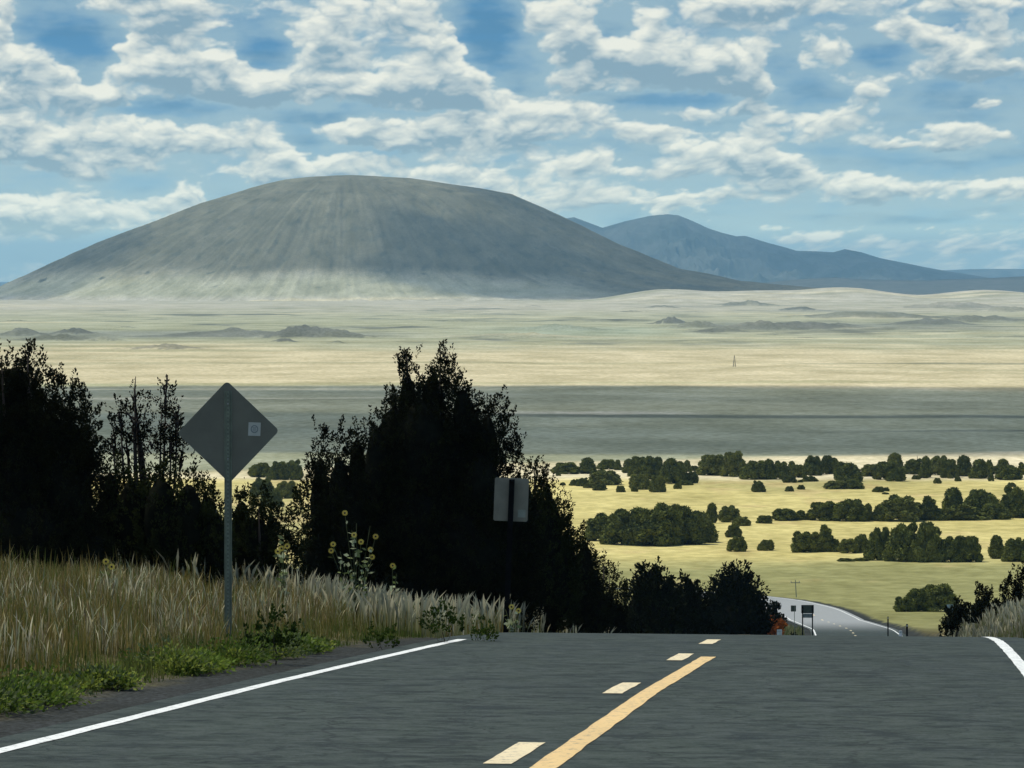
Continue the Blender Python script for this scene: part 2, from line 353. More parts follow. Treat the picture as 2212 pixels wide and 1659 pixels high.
# ground cover colours (grass, soil and lava rock, some cloud shade and sunlight painted in)
def lerp3(a, b, t): return a + (np.asarray(b, np.float32) - a) * t[..., None]
def ground_col(x, y, hill=None):
    n1 = fbm(x / 90., y / 260., 101, 5); n2 = fbm(x / 14., y / 30., 102, 4); n3 = fbm(x / 700., y / 900., 103, 5)
    n4 = fbm(x / 260., y / 1500., 104, 5)
    c = np.zeros(x.shape + (3,), np.float32) + np.array([.10, .085, .035], np.float32)             # verge soil and dry grass
    c = lerp3(c, [.235, .225, .085], sst(y + n1 * 40, 300, 360))                                     # near field: cloud shade put into an olive grass colour
    c = lerp3(c, [.52, .44, .165], sst(y + n1 * 60 + n2 * 10, 520, 580))                             # yellow grass
    c = lerp3(c, [.30, .29, .13], .55 * sst(n1, .05, .45) * (1 - sst(y, 800, 900)))
    c = lerp3(c, [.50, .37, .17], .5 * sst(n2 + n1 * .6, .1, .5) * (1 - sst(y, 850, 950)))
    c = lerp3(c, [.60, .52, .32], sst(y + n1 * 18, 832, 862))                                       # pale strip
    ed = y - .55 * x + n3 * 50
    c = lerp3(c, [.30, .305, .195], sst(ed, 915, 935)); c = lerp3(c, [.385, .37, .225], sst(y + n3 * 60, 1290, 1330))  # grey band: cloud shade painted in, besides the cloud mesh's own shadow
    c = lerp3(c, [.53, .455, .27], sst(y + n4 * 120 + .3 * x, 1640, 1700))                                    # golden plain
    c = lerp3(c, [.375, .37, .235], sst(y + n4 * 700, 2300, 2900))
    c = lerp3(c, [.46, .425, .31], sst(y + n3 * 900, 4200, 6500))                                    # pale far plain
    st = fbm(x / 900., y / 90., 105, 5) + .6 * n3
    c = lerp3(c, [.27, .27, .14], .60 * sst(st, .08, .5) * sst(y, 1500, 2100))
    c = lerp3(c, [.70, .60, .36], .55 * sst(-st, .15, .5) * sst(y, 900, 2100))
    def streak(yc, sl, hw, x0, x1, col, a, w_=60.):
        nonlocal c
        k_ = np.exp(-((y - yc - sl * x + n3 * hw * .6) / hw) ** 4) * sst(x, x0 - w_, x0 + w_) * (1 - sst(x, x1 - w_, x1 + w_)); c = lerp3(c, col, k_ * a)
    streak(1296, -.10, 17, -20, 900, [.10, .11, .075], .8); streak(1318, 0, 12, 0, 60, [.62, .56, .42], .7, 25); streak(1500, .2, 14, -260, -40, [.66, .60, .40], .8); streak(1625, .1, 16, -300, -20, [.70, .62, .38], .8)  # dark vegetation line; the two left pale streaks are sunlight put into colour
    streak(1130, .15, 8, 120, 500, [.12, .13, .09], .8); streak(2130, .05, 26, -900, 90, [.30, .28, .15], .6); streak(2120, -.05, 20, 170, 900, [.20, .20, .12], .8); streak(2900, .1, 60, -600, 500, [.32, .30, .17], .6); streak(1710, .1, 25, -500, 200, [.36, .35, .18], .5)
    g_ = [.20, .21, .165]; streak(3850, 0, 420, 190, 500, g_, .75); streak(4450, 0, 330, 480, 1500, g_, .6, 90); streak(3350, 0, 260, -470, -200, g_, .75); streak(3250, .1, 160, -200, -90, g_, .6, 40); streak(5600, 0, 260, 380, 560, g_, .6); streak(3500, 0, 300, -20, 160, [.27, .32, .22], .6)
    rk = fbm(x / 260., y / 520., 106, 6) + .5 * fbm(x / 50., y / 120., 107, 4); zone = sst(y, 2500, 2900) * (1 - sst(y, 5600, 7500))
    c = lerp3(c, [.20, .205, .14], .75 * zone * sst(rk, .10, .40))
    c = lerp3(c, [.10, .105, .08], .65 * zone * sst(rk, .34, .55))
    m_ = y > 1500
    if m_.any():
        _, k = mounds(x[m_], y[m_]); c[m_] = lerp3(c[m_], [.115, .12, .095], k * .9)
        dk = np.maximum(sst(y[m_] + 200 * n3[m_], 11450, 11650), sst(y[m_], 8000, 8300) * sst(x[m_] / y[m_] * F, 30, 110)); c[m_] = lerp3(c[m_], [.10, .10, .08], dk)
    return c

# ground sheet: rings around the eye, dense where the slope is seen at a grazing angle
rr = np.unique(np.concatenate([np.geomspace(2.5, 48000, 420), np.arange(18, 110, .35), np.arange(110, 700, 2.2), 50 * F / np.arange(1.0, 130, .3), [46.5 * F / v_ for v_ in np.arange(130, 250, .35)]]))
rr = rr[(rr >= 2.5) & (rr <= 48000)]; rr = rr[np.concatenate([[True], np.diff(rr) > rr[:-1] * .0006 + .02])]
fa = np.radians(9.6)
aa = np.concatenate([np.linspace(-math.pi, -fa * 3, 60)[:-1], np.linspace(-fa * 3, -fa, 80)[:-1], np.linspace(-fa, fa, 640), np.linspace(fa, fa * 3, 80)[1:], np.linspace(fa * 3, math.pi, 60)[1:]])
def ring_grid(rr_, aa_):
    A, Rg = np.meshgrid(aa_, rr_); return Rg * np.sin(A), Rg * np.cos(A)
def grid_faces(nr, na):
    i = np.arange(nr - 1)[:, None] * na + np.arange(na - 1)[None, :]
    return np.stack([i, i + 1, i + na + 1, i + na], -1).reshape(-1, 4)
gX, gY = ring_grid(rr, aa)
gZ = ground_z(gX, gY)
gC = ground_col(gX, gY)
dd_ = road_d(gX, gY); ad_ = np.abs(dd_)
gC = lerp3(gC, [.034, .036, .032], (1 - sst(ad_ + fbm(gX / .8, gY / .8, 9, 3) * .6, 5.0, 5.9)))     # dark shoulder gravel
def ground_mat(name, near=True):
    m_, T, b = newmat(name)
    at = T.n('ShaderNodeAttribute', attribute_name='tint'); pos = T.n('ShaderNodeNewGeometry').outputs['Position']
    f1 = T.noise(T.v('MULTIPLY', pos, (.02, .012, .02)), 1.0, 8.0, .62).outputs['Fac']
    f2 = T.noise(T.v('MULTIPLY', pos, (.35, .22, .3)), 1.0, 6.0, .62).outputs['Fac']
    f3 = T.noise(pos, 16.0, 5.0, .75).outputs['Fac']; nearw = T.smooth(T.sep(pos)[1], 60, 110, 1, 0)
    f3k = T.m('MULTIPLY_ADD', T.m('SUBTRACT', T.smooth(f3, .35, .65, .35, 1.75), 1.0), nearw, 1.0)
    k = T.m('MULTIPLY', T.m('MULTIPLY', f3k, T.smooth(f1, .25, .75, .74, 1.24), 1.0), T.smooth(f2, .25, .75, .74, 1.24))
    T.put(b.inputs['Base Color'], T.mix(1.0, at.outputs['Color'], T.xyz(k, k, T.m('POWER', k, 1.25)), 'MULTIPLY'))
    b.inputs['Roughness'].default_value = .95; b.inputs['Specular IOR Level'].default_value = .05
    return m_
M_ground = ground_mat('grassland')
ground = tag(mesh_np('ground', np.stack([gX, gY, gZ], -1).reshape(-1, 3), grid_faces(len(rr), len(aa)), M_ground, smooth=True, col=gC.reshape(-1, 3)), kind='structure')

# ---------------------------------------------------------------- the domed hill
HY = 9000.0
hp_px = np.array([-330, -200, -100, -60, 0, 100, 155, 200, 250, 285, 312, 345, 380, 410, 440, 480, 512, 560, 620, 680, 740, 800, 860, 960])
hp_v = np.array([320, 316, 311, 306, 289, 243.5, 222.5, 204.5, 188.5, 180, 176.8, 175.3, 176, 178.5, 182.5, 188.5, 195, 216.5, 245.5, 269, 281, 286.5, 291, 300.])
hx = (hp_px - 512) / F * HY; hz_t = -(hp_v - HV) / F * HY
HXC = (345 - 512) / F * HY
def hill_h(x, y):
    k = 1.12; dy = (y - HY) * k; r = np.sqrt((x - HXC) ** 2 + dy ** 2)
    th = np.arctan2(dy, x - HXC); wR = .5 + .5 * np.cos(th)
    wig = 1 + .035 * fbm(np.cos(th) * 2.2 + 5, np.sin(th) * 2.2, 400, 4) * sst(r, 250, 900)
    zr = np.interp(HXC + r * wig, hx, hz_t); zl = np.interp(HXC - r * wig, hx, hz_t)
    z = zl * (1 - wR) + zr * wR
    gul = fbm(th * 13, r / 900., 410, 5, .6) - .55 * fbm(th * 34, r / 500., 420, 4, .6, True)
    z = z + gul * 7.5 * sst(r, 60, 500) * (1 - sst(r, 1000, 1650)) + fbm(x / 130, y / 130, 430, 4) * 3.0
    return z, r, th, gul
hX, hY_ = np.meshgrid(np.linspace((-330 - 512) / F * HY, (960 - 512) / F * HY, 860), np.concatenate([np.linspace(HY - 2500, HY - 150, 470), np.linspace(HY - 140, HY + 160, 90), np.linspace(HY + 180, HY + 2500, 90)]))
hz_, hr_, hth, hgul = hill_h(hX, hY_)
edge = sst(np.abs(hY_ - HY), 2000, 2450)
hz_ = np.minimum(hz_, hz_ * (1 - edge) + (-90) * edge)
hb = ground_z(hX, hY_)
up = hz_ + 50
hc = ground_col(hX, hY_)
n_ = fbm(hX / 260, hY_ / 260, 440, 5)
t_ = sst(up + n_ * 26 + hgul * 16 + np.clip(hX - HXC - 250, 0, 800) * .10, 30 , 80)  # dark cover reaches lower on the right: cloud shade put into its colour
hc = lerp3(hc, [.37, .36, .225], sst(up, 2, 14) * (1 - t_) * .8)
hc = lerp3(hc, [.165, .150, .090], t_)
hc = lerp3(hc, [.24, .22, .135], t_ * sst(up, 170, 280) * .55 * sst(n_ + hgul * .5, -.2, .3))
hc = lerp3(hc, [.29, .265, .18], t_ * .2 * sst(hgul, .02, .32)); hc = lerp3(hc, [.14, .13, .09], t_ * .25 * sst(-hgul, .2, .6))
hc = lerp3(hc, [.08, .085, .055], .55 * t_ * sst(fbm(hX / 22, hY_ / 40, 460, 4), .08, .4))
hc = lerp3(hc, [.07, .075, .055], .8 * sst(fbm(hX / 45, hY_ / 45, 450, 4), .33, .5) * sst(up, 18, 40) * (1 - sst(up, 60, 110)))
hill = tag(mesh_np('hill', np.stack([hX, hY_, hz_], -1).reshape(-1, 3), grid_faces(*hX.shape), ground_mat('hill_cover'), smooth=True, col=hc.reshape(-1, 3)), kind='structure')

# ---------------------------------------------------------------- mountains behind
def ridge(name, Y0, pxs, vs, wid, seed, colr, base=-60, rough=10, n=(620, 150)):
    x_t = (np.array(pxs) - 512) / F * Y0; z_t = -(np.array(vs) - HV) / F * Y0
    X, Y = np.meshgrid(np.linspace(x_t[0], x_t[-1], n[0]), np.linspace(Y0 - wid * 2.2, Y0 + wid * 2.2, n[1]))
    t = (Y - Y0) / wid; w_ = fbm(X / 700, Y / 700, seed, 4) * 170
    cr = np.interp(X + w_ * np.abs(t), x_t, z_t) - base
    sp = fbm(X / 420., Y / 900., seed + 5, 5, .55, True)
    h = cr * np.exp(-np.abs(t) ** 1.35 * (1.0 + 1.5 * (sp - .3))) + (fbm(X / 260, Y / 260, seed + 9, 5) * rough) * np.clip(cr / 120, 0, 1) * np.clip(np.abs(t) * 3, 0, 1)
    Z = base + h * (1 - sst(np.abs(t), 1.7, 2.2)) - 6
    c = np.zeros(X.shape + (3,), np.float32) + np.array(colr, np.float32)
    nn = fbm(X / 350, Y / 350, seed + 20, 5)
    c = lerp3(c, [.05, .06, .045], .75 * sst(nn, -.1, .3)); c = lerp3(c, [.42, .40, .28], 1 - sst(h + nn * 12, 14, 34))
    return tag(mesh_np(name, np.stack([X, Y, Z], -1).reshape(-1, 3), grid_faces(*X.shape), M_ground, smooth=True, col=c.reshape(-1, 3)), kind='structure')
ridge('mountains', 20000., [470, 530, 562, 574, 602, 625, 650, 667, 678, 692, 708, 722, 736, 745, 768, 785, 796, 815, 833, 845, 861, 880, 903, 925, 944, 985, 1060],
      [262, 232, 217.5, 215.8, 226.5, 220, 214.5, 213, 214, 219.5, 227, 231.5, 235, 234.6, 241.6, 246, 249.5, 250, 251, 247.8, 251, 257, 261.5, 266, 269.5, 276, 288], 1350, 700, (.10, .105, .085), rough=16)
ridge('far_hills', 30000., [600, 700, 800, 900, 944, 972, 1000, 1024, 1060, 1120, 1200], [284, 279, 275, 271.5, 269.5, 268.3, 268, 268.2, 268, 269, 273], 1500, 800, (.11, .11, .08), base=-60)

# ---------------------------------------------------------------- road
def strip(name, y0, y1, d0, d1, lift, mat, kind='structure', step=1.0, wob=0.0, seed=0, nx=2, parent=None):
    ys = np.unique(np.concatenate([np.arange(y0, y1, step), [y1]])); s_ = road_s(ys); nrm = np.sqrt(1 + s_ * s_)
    cols = []
    for i in range(nx):
        t = i / (nx - 1); off = (d0 + (d1 - d0) * t) * np.ones_like(ys)
        if wob and i in (0, nx - 1): off = off + wob * fbm(ys / 1.1, ys * 0 + i * 3.3, seed, 3)
        # points across the road lie on one cross-section
        cx = road_x(ys) + off / nrm; cy = ys - off * s_ / nrm
        cols.append(np.stack([cx, cy, prof(ys) + lift], -1))
    V = np.stack(cols, 1).reshape(-1, 3); n = nx
    i = np.arange(len(ys) - 1)[:, None] * n + np.arange(n - 1)[None, :]
    Fq = np.stack([i, i + 1, i + n + 1, i + n], -1).reshape(-1, 4)
    return mesh_np(name, V, Fq, mat, smooth=True, parent=parent)
m_, T, b = newmat('asphalt'); pos = T.n('ShaderNodeNewGeometry').outputs['Position']
a1 = T.noise(T.v('MULTIPLY', pos, (1.6, .22, 1)), 1.0, 5.0, .6, .4).outputs['Fac']; a2 = T.noise(pos, 26.0, 4.0, .7).outputs['Fac']
a3 = T.noise(T.v('MULTIPLY', pos, (.5, .05, 1)), 1.0, 3.0).outputs['Fac']
a4 = T.noise(T.v('MULTIPLY', pos, (1.1, 1.6, 1)), 1.0, 7.0, .78, .8).outputs['Fac']
base_c = T.mix(T.smooth(a1, .32, .68), (.020, .029, .021, 1), (.034, .047, .036, 1))
base_c = T.mix(T.smooth(a2, .35, .7, 0, .75), base_c, (.062, .074, .064, 1)); base_c = T.mix(T.smooth(a3, .55, .72, 0, .55), base_c, (.024, .032, .028, 1))
a5 = T.noise(pos, 3.2, 9.0, .8, .5).outputs['Fac']
base_c = T.mix(T.smooth(a5, .46, .60, 0, .6), base_c, (.066, .078, .068, 1)); base_c = T.mix(T.smooth(a5, .37, .48, .85, 0), base_c, (.012, .017, .014, 1))
vc = T.n('ShaderNodeTexVoronoi', feature='DISTANCE_TO_EDGE'); T.put(vc.inputs['Vector'], T.v('ADD', T.v('MULTIPLY', pos, (.55, .16, 1)), T.v('MULTIPLY', T.noise(pos, 1.3, 4.0).outputs['Color'], (.35, .35, 0)))); vc.inputs['Scale'].default_value = 1.0
base_c = T.mix(T.smooth(vc.outputs['Distance'], .003, .011, .45, 0), base_c, (.010, .012, .011, 1))
base_c = T.mix(T.smooth(a4, .50, .60, 0, .8), base_c, (.017, .023, .020, 1))
T.put(b.inputs['Base Color'], T.mix(T.m('MULTIPLY', T.smooth(T.sep(pos)[1], 330, 400, 0, .9), T.smooth(T.sep(pos)[1], 440, 485, 1, .12)), base_c, (.31, .32, .31, 1))); T.put(b.inputs['Roughness'], T.smooth(a1, .3, .7, .78, .92)); b.inputs['Specular IOR Level'].default_value = .14  # far stretch paled by distance: glare painted into the asphalt colour
bp = T.n('ShaderNodeBump'); bp.inputs['Strength'].default_value = .6; bp.inputs['Distance'].default_value = .012; T.put(bp.inputs['Height'], a2); T.put(b.inputs['Normal'], bp.outputs[0])
M_asphalt = m_
def paint(name, col):
    m_, T, b = newmat(name); pos = T.n('ShaderNodeNewGeometry').outputs['Position']
    n = T.noise(pos, 14.0, 6.0, .7).outputs['Fac']; n2 = T.noise(T.v('MULTIPLY', pos, (3, .6, 1)), 1.0, 4.0).outputs['Fac']
    c = T.mix(T.smooth(n2, .35, .7, 0, .35), tuple(col) + (1,), tuple(q * .72 for q in col) + (1,))
    T.put(b.inputs['Base Color'], T.mix(T.smooth(n, .54, .64, 0, .8), c, (.09, .085, .075, 1))); b.inputs['Roughness'].default_value = .6; return m_
M_white = paint('white_paint', (.80, .80, .74)); M_yel = paint('yellow_paint', (.74, .50, .19)); M_cream = paint('cream_paint', (.76, .62, .36))
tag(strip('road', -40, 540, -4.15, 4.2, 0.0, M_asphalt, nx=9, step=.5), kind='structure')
tag(strip('edge_line', -40, 51.2, -3.84, -3.70, .005, M_white, wob=.02, seed=5, step=.35), kind='structure')
tag(strip('edge_line', 230, 500, -3.84, -3.70, .005, M_white, wob=.02, seed=4, step=.5), kind='structure')
tag(strip('edge_line', -40, 540, 3.63, 3.77, .005, M_white, wob=.02, seed=6, step=.35), kind='structure')
tag(strip('centre_line', -40, 44.7, -.085, .09, .005, M_yel, wob=.018, seed=7, step=.35), kind='structure')
k = 0
for y0 in (-6.6, 4.0, 14.2, 23.9, 34.4, 43.35, 50.1, 62, 73, 84, 95, 106, 300, 311, 322, 333, 344, 355, 366, 377, 388, 399, 410, 421):
    tag(strip('centre_dash', y0, y0 + 2.45, -.42, -.23, .005, M_cream, wob=.025, seed=8 + k, step=.3), kind='structure'); k += 1
# ---------------------------------------------------------------- foliage
def P(px, v, D): return np.array([(px - 512) / F * D, D, -(v - HV) / F * D])
def leaf_mat(name, col, var=.4, trans=.25, scale=3.0, hue=(1.25, 1.1, .6)):
    m_, T, b = newmat(name); co = T.n('ShaderNodeTexCoord').outputs['Object']
    n = T.noise(co, scale, 4.0, .65).outputs['Fac']; n2 = T.noise(co, scale * 9, 2.0).outputs['Fac']
    rnd = T.n('ShaderNodeObjectInfo').outputs['Random']
    c = T.mix(T.smooth(n, .35, .68), tuple(q * (1 - var) for q in col) + (1,), tuple(q * h_ * (1 + var) for q, h_ in zip(col, hue)) + (1,))
    c = T.mix(T.smooth(n2, .3, .7, 0, .5), c, tuple(q * .55 for q in col) + (1,))
    c = T.mix(T.smooth(rnd, 0, .6, .45, 0), c, tuple(q * .5 for q in col) + (1,)); c = T.mix(T.smooth(rnd, .5, 1, 0, .45), c, (col[0] * 1.6, col[1] * 1.35, col[2] * 1.1, 1))
    T.put(b.inputs['Base Color'], c); b.inputs['Roughness'].default_value = .9; b.inputs['Specular IOR Level'].default_value = .03
    if trans:
        tr = T.n('ShaderNodeBsdfTranslucent'); T.put(tr.inputs[0], c); ms = T.n('ShaderNodeMixShader'); ms.inputs[0].default_value = trans
        T.t.links.new(b.outputs[0], ms.inputs[1]); T.t.links.new(tr.outputs[0], ms.inputs[2]); T.t.links.new(ms.outputs[0], m_.node_tree.nodes['Material Output'].inputs['Surface'])
    return m_
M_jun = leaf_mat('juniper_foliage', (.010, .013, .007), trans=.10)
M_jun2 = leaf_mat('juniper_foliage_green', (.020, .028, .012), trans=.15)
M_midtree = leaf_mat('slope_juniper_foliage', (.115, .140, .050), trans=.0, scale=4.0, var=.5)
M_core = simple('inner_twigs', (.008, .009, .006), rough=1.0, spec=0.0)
M_bark = simple('bark', (.035, .028, .022), rough=.95, scale=8, stretch=(1, 1, .2))
def unit(v): return v / np.maximum(np.linalg.norm(v, axis=-1, keepdims=True), 1e-9)
def leaves(rng, base, direc, length, width, nrm=None):
    """diamond blades from base along direc"""
    n = len(base); side = unit(np.cross(direc, rng.normal(size=(n, 3)) if nrm is None else nrm + rng.normal(size=(n, 3)) * .35)); L_ = np.asarray(length).reshape(-1, 1); W_ = np.asarray(width).reshape(-1, 1)
    mid = base + direc * L_ * .45; V = np.stack([base, mid + side * W_, base + direc * L_, mid - side * W_], 1).reshape(-1, 3)
    return V, np.arange(n * 4).reshape(-1, 4)
def tufts(rng, cen, axis, tl, nl, ll, lw, fat=.30):
    """flame-shaped sprays: nl blades around each axis of length tl"""
    n = len(cen); t = rng.random((n, nl)) ** .9; r = fat * (1 - t) ** .7 * tl[:, None] * rng.random((n, nl)) ** .5
    off = unit(rng.normal(size=(n, nl, 3))); off -= (off * axis[:, None]).sum(-1, keepdims=True) * axis[:, None]; off = unit(off)
    b_ = cen[:, None] + axis[:, None] * (t * tl[:, None])[..., None] + off * r[..., None]
    dr = unit(axis[:, None] * 1.1 + off * .75 + rng.normal(size=(n, nl, 3)) * .30)
    return leaves(rng, b_.reshape(-1, 3), dr.reshape(-1, 3), ll * (.6 + .8 * rng.random(n * nl)), lw * (.6 + .8 * rng.random(n * nl)))
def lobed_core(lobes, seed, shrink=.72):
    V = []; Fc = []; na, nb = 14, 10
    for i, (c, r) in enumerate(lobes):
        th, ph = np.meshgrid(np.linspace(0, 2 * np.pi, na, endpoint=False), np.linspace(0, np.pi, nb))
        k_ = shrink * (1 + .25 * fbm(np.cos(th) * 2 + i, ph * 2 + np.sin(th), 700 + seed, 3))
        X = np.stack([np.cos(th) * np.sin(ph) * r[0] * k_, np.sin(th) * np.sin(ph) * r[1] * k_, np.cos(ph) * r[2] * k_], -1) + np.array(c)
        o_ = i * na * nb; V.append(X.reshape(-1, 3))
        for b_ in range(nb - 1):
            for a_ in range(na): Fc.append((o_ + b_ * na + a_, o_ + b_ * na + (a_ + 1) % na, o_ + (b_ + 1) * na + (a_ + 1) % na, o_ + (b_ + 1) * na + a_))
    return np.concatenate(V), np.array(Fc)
def near_tree(name, label, lobes, D, seed, dens=1.0, mat=None, core=True, tl=.24, group='junipers along the road bank', base=None, cat='tree', limbs=0, leaf=.048, nl=30, coreshrink=.74):
    """lobes: (px, v_top, half width px, v_bottom, [depth offset m]) of the crown as it stands D metres off"""
    rng = np.random.default_rng(seed); s_ = D / F; LB = []
    for lb in lobes:
        p, vt, hw, vb = lb[:4]; dy = lb[4] if len(lb) > 4 else rng.uniform(-.35, .35)
        zt = -(vt - HV) * s_; zb = -(vb - HV) * s_; LB.append((np.array([(p - 512) * s_, D + dy, (zt + zb) / 2]), np.array([hw * s_, max(hw * s_ * .9, .15), (zt - zb) / 2])))
    if base is None:
        cx = np.mean([l[0][0] for l in LB]); base = (cx, D)
    else: base = (float(np.average([l[0][0] for l in LB], weights=[l[1][0] for l in LB])), base[1])
    bx, by = base; bz = gz(bx, by); root = empty(name, (bx, by, bz)); org = np.array([bx, by, bz])
    tag(root, label, cat, group)
    VV = []; FF = []; n0 = 0
    for (c, r) in LB:
        area = 4 * (r[0] * r[2] + r[0] * r[1] + r[1] * r[2]); n = int(max(8, area * 44 * dens))
        u = unit(rng.normal(size=(n, 3))); u[:, 2] = np.where(u[:, 2] < -.2, u[:, 2] * .9, u[:, 2])
        rad = .68 + .34 * rng.random((n, 1)) ** .6; lump = 1 + .13 * fbm(u[:, 0] * 2.6 + c[0], u[:, 2] * 2.6 + c[2], seed, 3)[:, None]
        pos = c + u * r * rad * lump; pos[:, 2] -= tl * .35
        keep = np.ones(n, bool)
        for (c2, r2) in LB:                                       # nothing deep inside a neighbouring lobe
            if c2 is c: continue
            keep &= (((pos - c2) / (r2 * .50)) ** 2).sum(1) > 1
        keep &= pos[:, 2] > bz - .05; pos = pos[keep]; u = u[keep]; n = len(pos)
        if n == 0: continue
        ax = unit(u * np.array([.55, .55, .25]) + np.array([0, 0, .85]) + rng.normal(size=(n, 3)) * .20)
        v_, f_ = tufts(rng, pos, ax, tl * (.6 + .9 * rng.random(n) ** 2), nl, leaf, leaf * .30)
        VV.append(v_); FF.append(f_ + n0); n0 += len(v_)
    V = np.concatenate(VV) - org; o = mesh_np('crown', V, np.concatenate(FF), mat or M_jun, parent=root)
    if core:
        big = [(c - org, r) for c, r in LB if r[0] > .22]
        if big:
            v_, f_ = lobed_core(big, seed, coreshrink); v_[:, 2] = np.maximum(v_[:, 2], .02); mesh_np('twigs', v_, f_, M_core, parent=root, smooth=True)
    t = MB(); top = max(LB, key=lambda l: l[0][2] + l[1][2]); th_ = top[0][2] - bz; ts = min(1.0, (th_ + top[1][2]) / 4.0) ** 1.5
    t.tube([(0, 0, -.25), (.03, .02, th_ * .3), ((top[0][0] - bx) * .5, 0, th_ * .6), (top[0][0] - bx, top[0][1] - by, th_ + top[1][2] * .4)], [.17 * ts, .13 * ts, .08 * ts, .02 * ts])
    for (c, r) in LB[:max(3, limbs)]:
        q = c - org; t.tube([(0, 0, .1), tuple(q * np.array([.45, .45, .30])), tuple(q * np.array([.85, .85, .65])), (q[0], q[1], q[2] + r[2] * .75)], [.09 * ts, .065 * ts, .04 * ts, .012 * ts] if not limbs else [.055, .035, .022, .008], 6)
    if limbs:
        for i in range(limbs * 9):
            c, r = LB[i % len(LB)]; q = c - org; a_ = q + np.array([0, 0, r[2] * rng.uniform(-.8, .4)]); e_ = q + rng.normal(size=3) * r * .55 + np.array([0, 0, r[2] * .4])
            t.tube([tuple(a_ * np.array([.9, .9, 1])), tuple((a_ + e_) / 2 + np.array([0, 0, .05])), tuple(e_)], [.018, .013, .006], 5)
    t.build('trunk', M_bark, root, smooth=True)
    return root
q = 1024 / 2212.
def S(L): return [tuple([a * q for a in l[:4]] + list(l[4:])) for l in L]
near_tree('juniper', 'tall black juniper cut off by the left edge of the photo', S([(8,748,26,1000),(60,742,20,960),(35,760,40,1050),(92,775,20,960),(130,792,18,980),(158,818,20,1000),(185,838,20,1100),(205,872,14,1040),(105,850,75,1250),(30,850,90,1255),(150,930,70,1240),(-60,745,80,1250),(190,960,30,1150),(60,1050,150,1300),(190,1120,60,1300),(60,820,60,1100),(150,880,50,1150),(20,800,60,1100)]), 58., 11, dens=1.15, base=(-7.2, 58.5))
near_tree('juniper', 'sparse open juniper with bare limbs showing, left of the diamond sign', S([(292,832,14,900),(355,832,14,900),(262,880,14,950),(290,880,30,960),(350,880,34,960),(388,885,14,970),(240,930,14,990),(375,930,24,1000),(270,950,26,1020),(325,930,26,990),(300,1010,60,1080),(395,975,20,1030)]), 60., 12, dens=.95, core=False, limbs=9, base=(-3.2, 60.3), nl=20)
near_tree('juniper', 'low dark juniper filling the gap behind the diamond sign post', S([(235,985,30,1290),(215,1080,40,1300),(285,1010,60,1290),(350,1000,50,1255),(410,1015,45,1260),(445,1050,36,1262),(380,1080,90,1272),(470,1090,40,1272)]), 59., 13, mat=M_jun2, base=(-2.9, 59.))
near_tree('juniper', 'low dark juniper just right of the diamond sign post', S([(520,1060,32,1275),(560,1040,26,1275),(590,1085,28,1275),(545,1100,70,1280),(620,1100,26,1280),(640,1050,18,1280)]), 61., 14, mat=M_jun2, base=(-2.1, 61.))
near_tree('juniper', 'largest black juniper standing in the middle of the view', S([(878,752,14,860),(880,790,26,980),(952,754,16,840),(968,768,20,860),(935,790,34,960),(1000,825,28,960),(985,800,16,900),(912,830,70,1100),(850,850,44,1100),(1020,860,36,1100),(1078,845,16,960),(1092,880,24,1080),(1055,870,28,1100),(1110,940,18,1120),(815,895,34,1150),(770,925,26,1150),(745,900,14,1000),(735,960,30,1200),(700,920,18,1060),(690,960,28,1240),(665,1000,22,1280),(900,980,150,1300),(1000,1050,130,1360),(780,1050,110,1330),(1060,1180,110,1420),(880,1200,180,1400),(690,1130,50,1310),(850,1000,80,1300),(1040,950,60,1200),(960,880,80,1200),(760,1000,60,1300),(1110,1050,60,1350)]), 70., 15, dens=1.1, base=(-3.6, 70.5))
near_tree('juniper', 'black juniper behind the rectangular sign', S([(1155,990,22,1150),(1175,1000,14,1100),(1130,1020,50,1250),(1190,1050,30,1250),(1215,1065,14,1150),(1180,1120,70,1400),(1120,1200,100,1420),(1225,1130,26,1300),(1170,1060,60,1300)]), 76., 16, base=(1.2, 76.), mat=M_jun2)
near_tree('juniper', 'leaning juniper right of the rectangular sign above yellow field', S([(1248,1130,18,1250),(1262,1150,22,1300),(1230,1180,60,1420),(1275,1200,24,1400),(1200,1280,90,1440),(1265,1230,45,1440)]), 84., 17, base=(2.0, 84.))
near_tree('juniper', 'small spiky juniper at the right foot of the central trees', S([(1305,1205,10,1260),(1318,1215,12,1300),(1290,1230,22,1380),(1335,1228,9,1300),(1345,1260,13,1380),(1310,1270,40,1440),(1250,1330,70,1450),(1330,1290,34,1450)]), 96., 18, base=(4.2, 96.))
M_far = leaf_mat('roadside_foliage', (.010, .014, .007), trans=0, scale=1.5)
near_tree('juniper', 'black rounded juniper by the road bend, leftmost of three', S([(1405,1218,26,1330),(1440,1250,20,1340),(1380,1260,34,1410),(1415,1280,50,1420),(1365,1320,24,1420)]), 150., 19, dens=.5, mat=M_far, tl=.5, leaf=.14, nl=18, base=(5.2, 150.))
near_tree('juniper', 'black pointed juniper by the road bend, middle of three', S([(1488,1238,18,1340),(1470,1265,30,1400),(1505,1265,22,1400),(1490,1300,44,1430)]), 165., 20, dens=.5, mat=M_far, tl=.5, leaf=.14, nl=18, base=(8.6, 165.))
near_tree('juniper', 'black dome-shaped juniper beside the far road, rightmost of three', S([(1590,1222,26,1320),(1560,1245,28,1380),(1618,1250,24,1380),(1590,1270,62,1430),(1545,1300,18,1420),(1640,1300,16,1400)]), 190., 21, dens=.45, mat=M_far, tl=.55, leaf=.16, nl=18, base=(12.0, 190.))
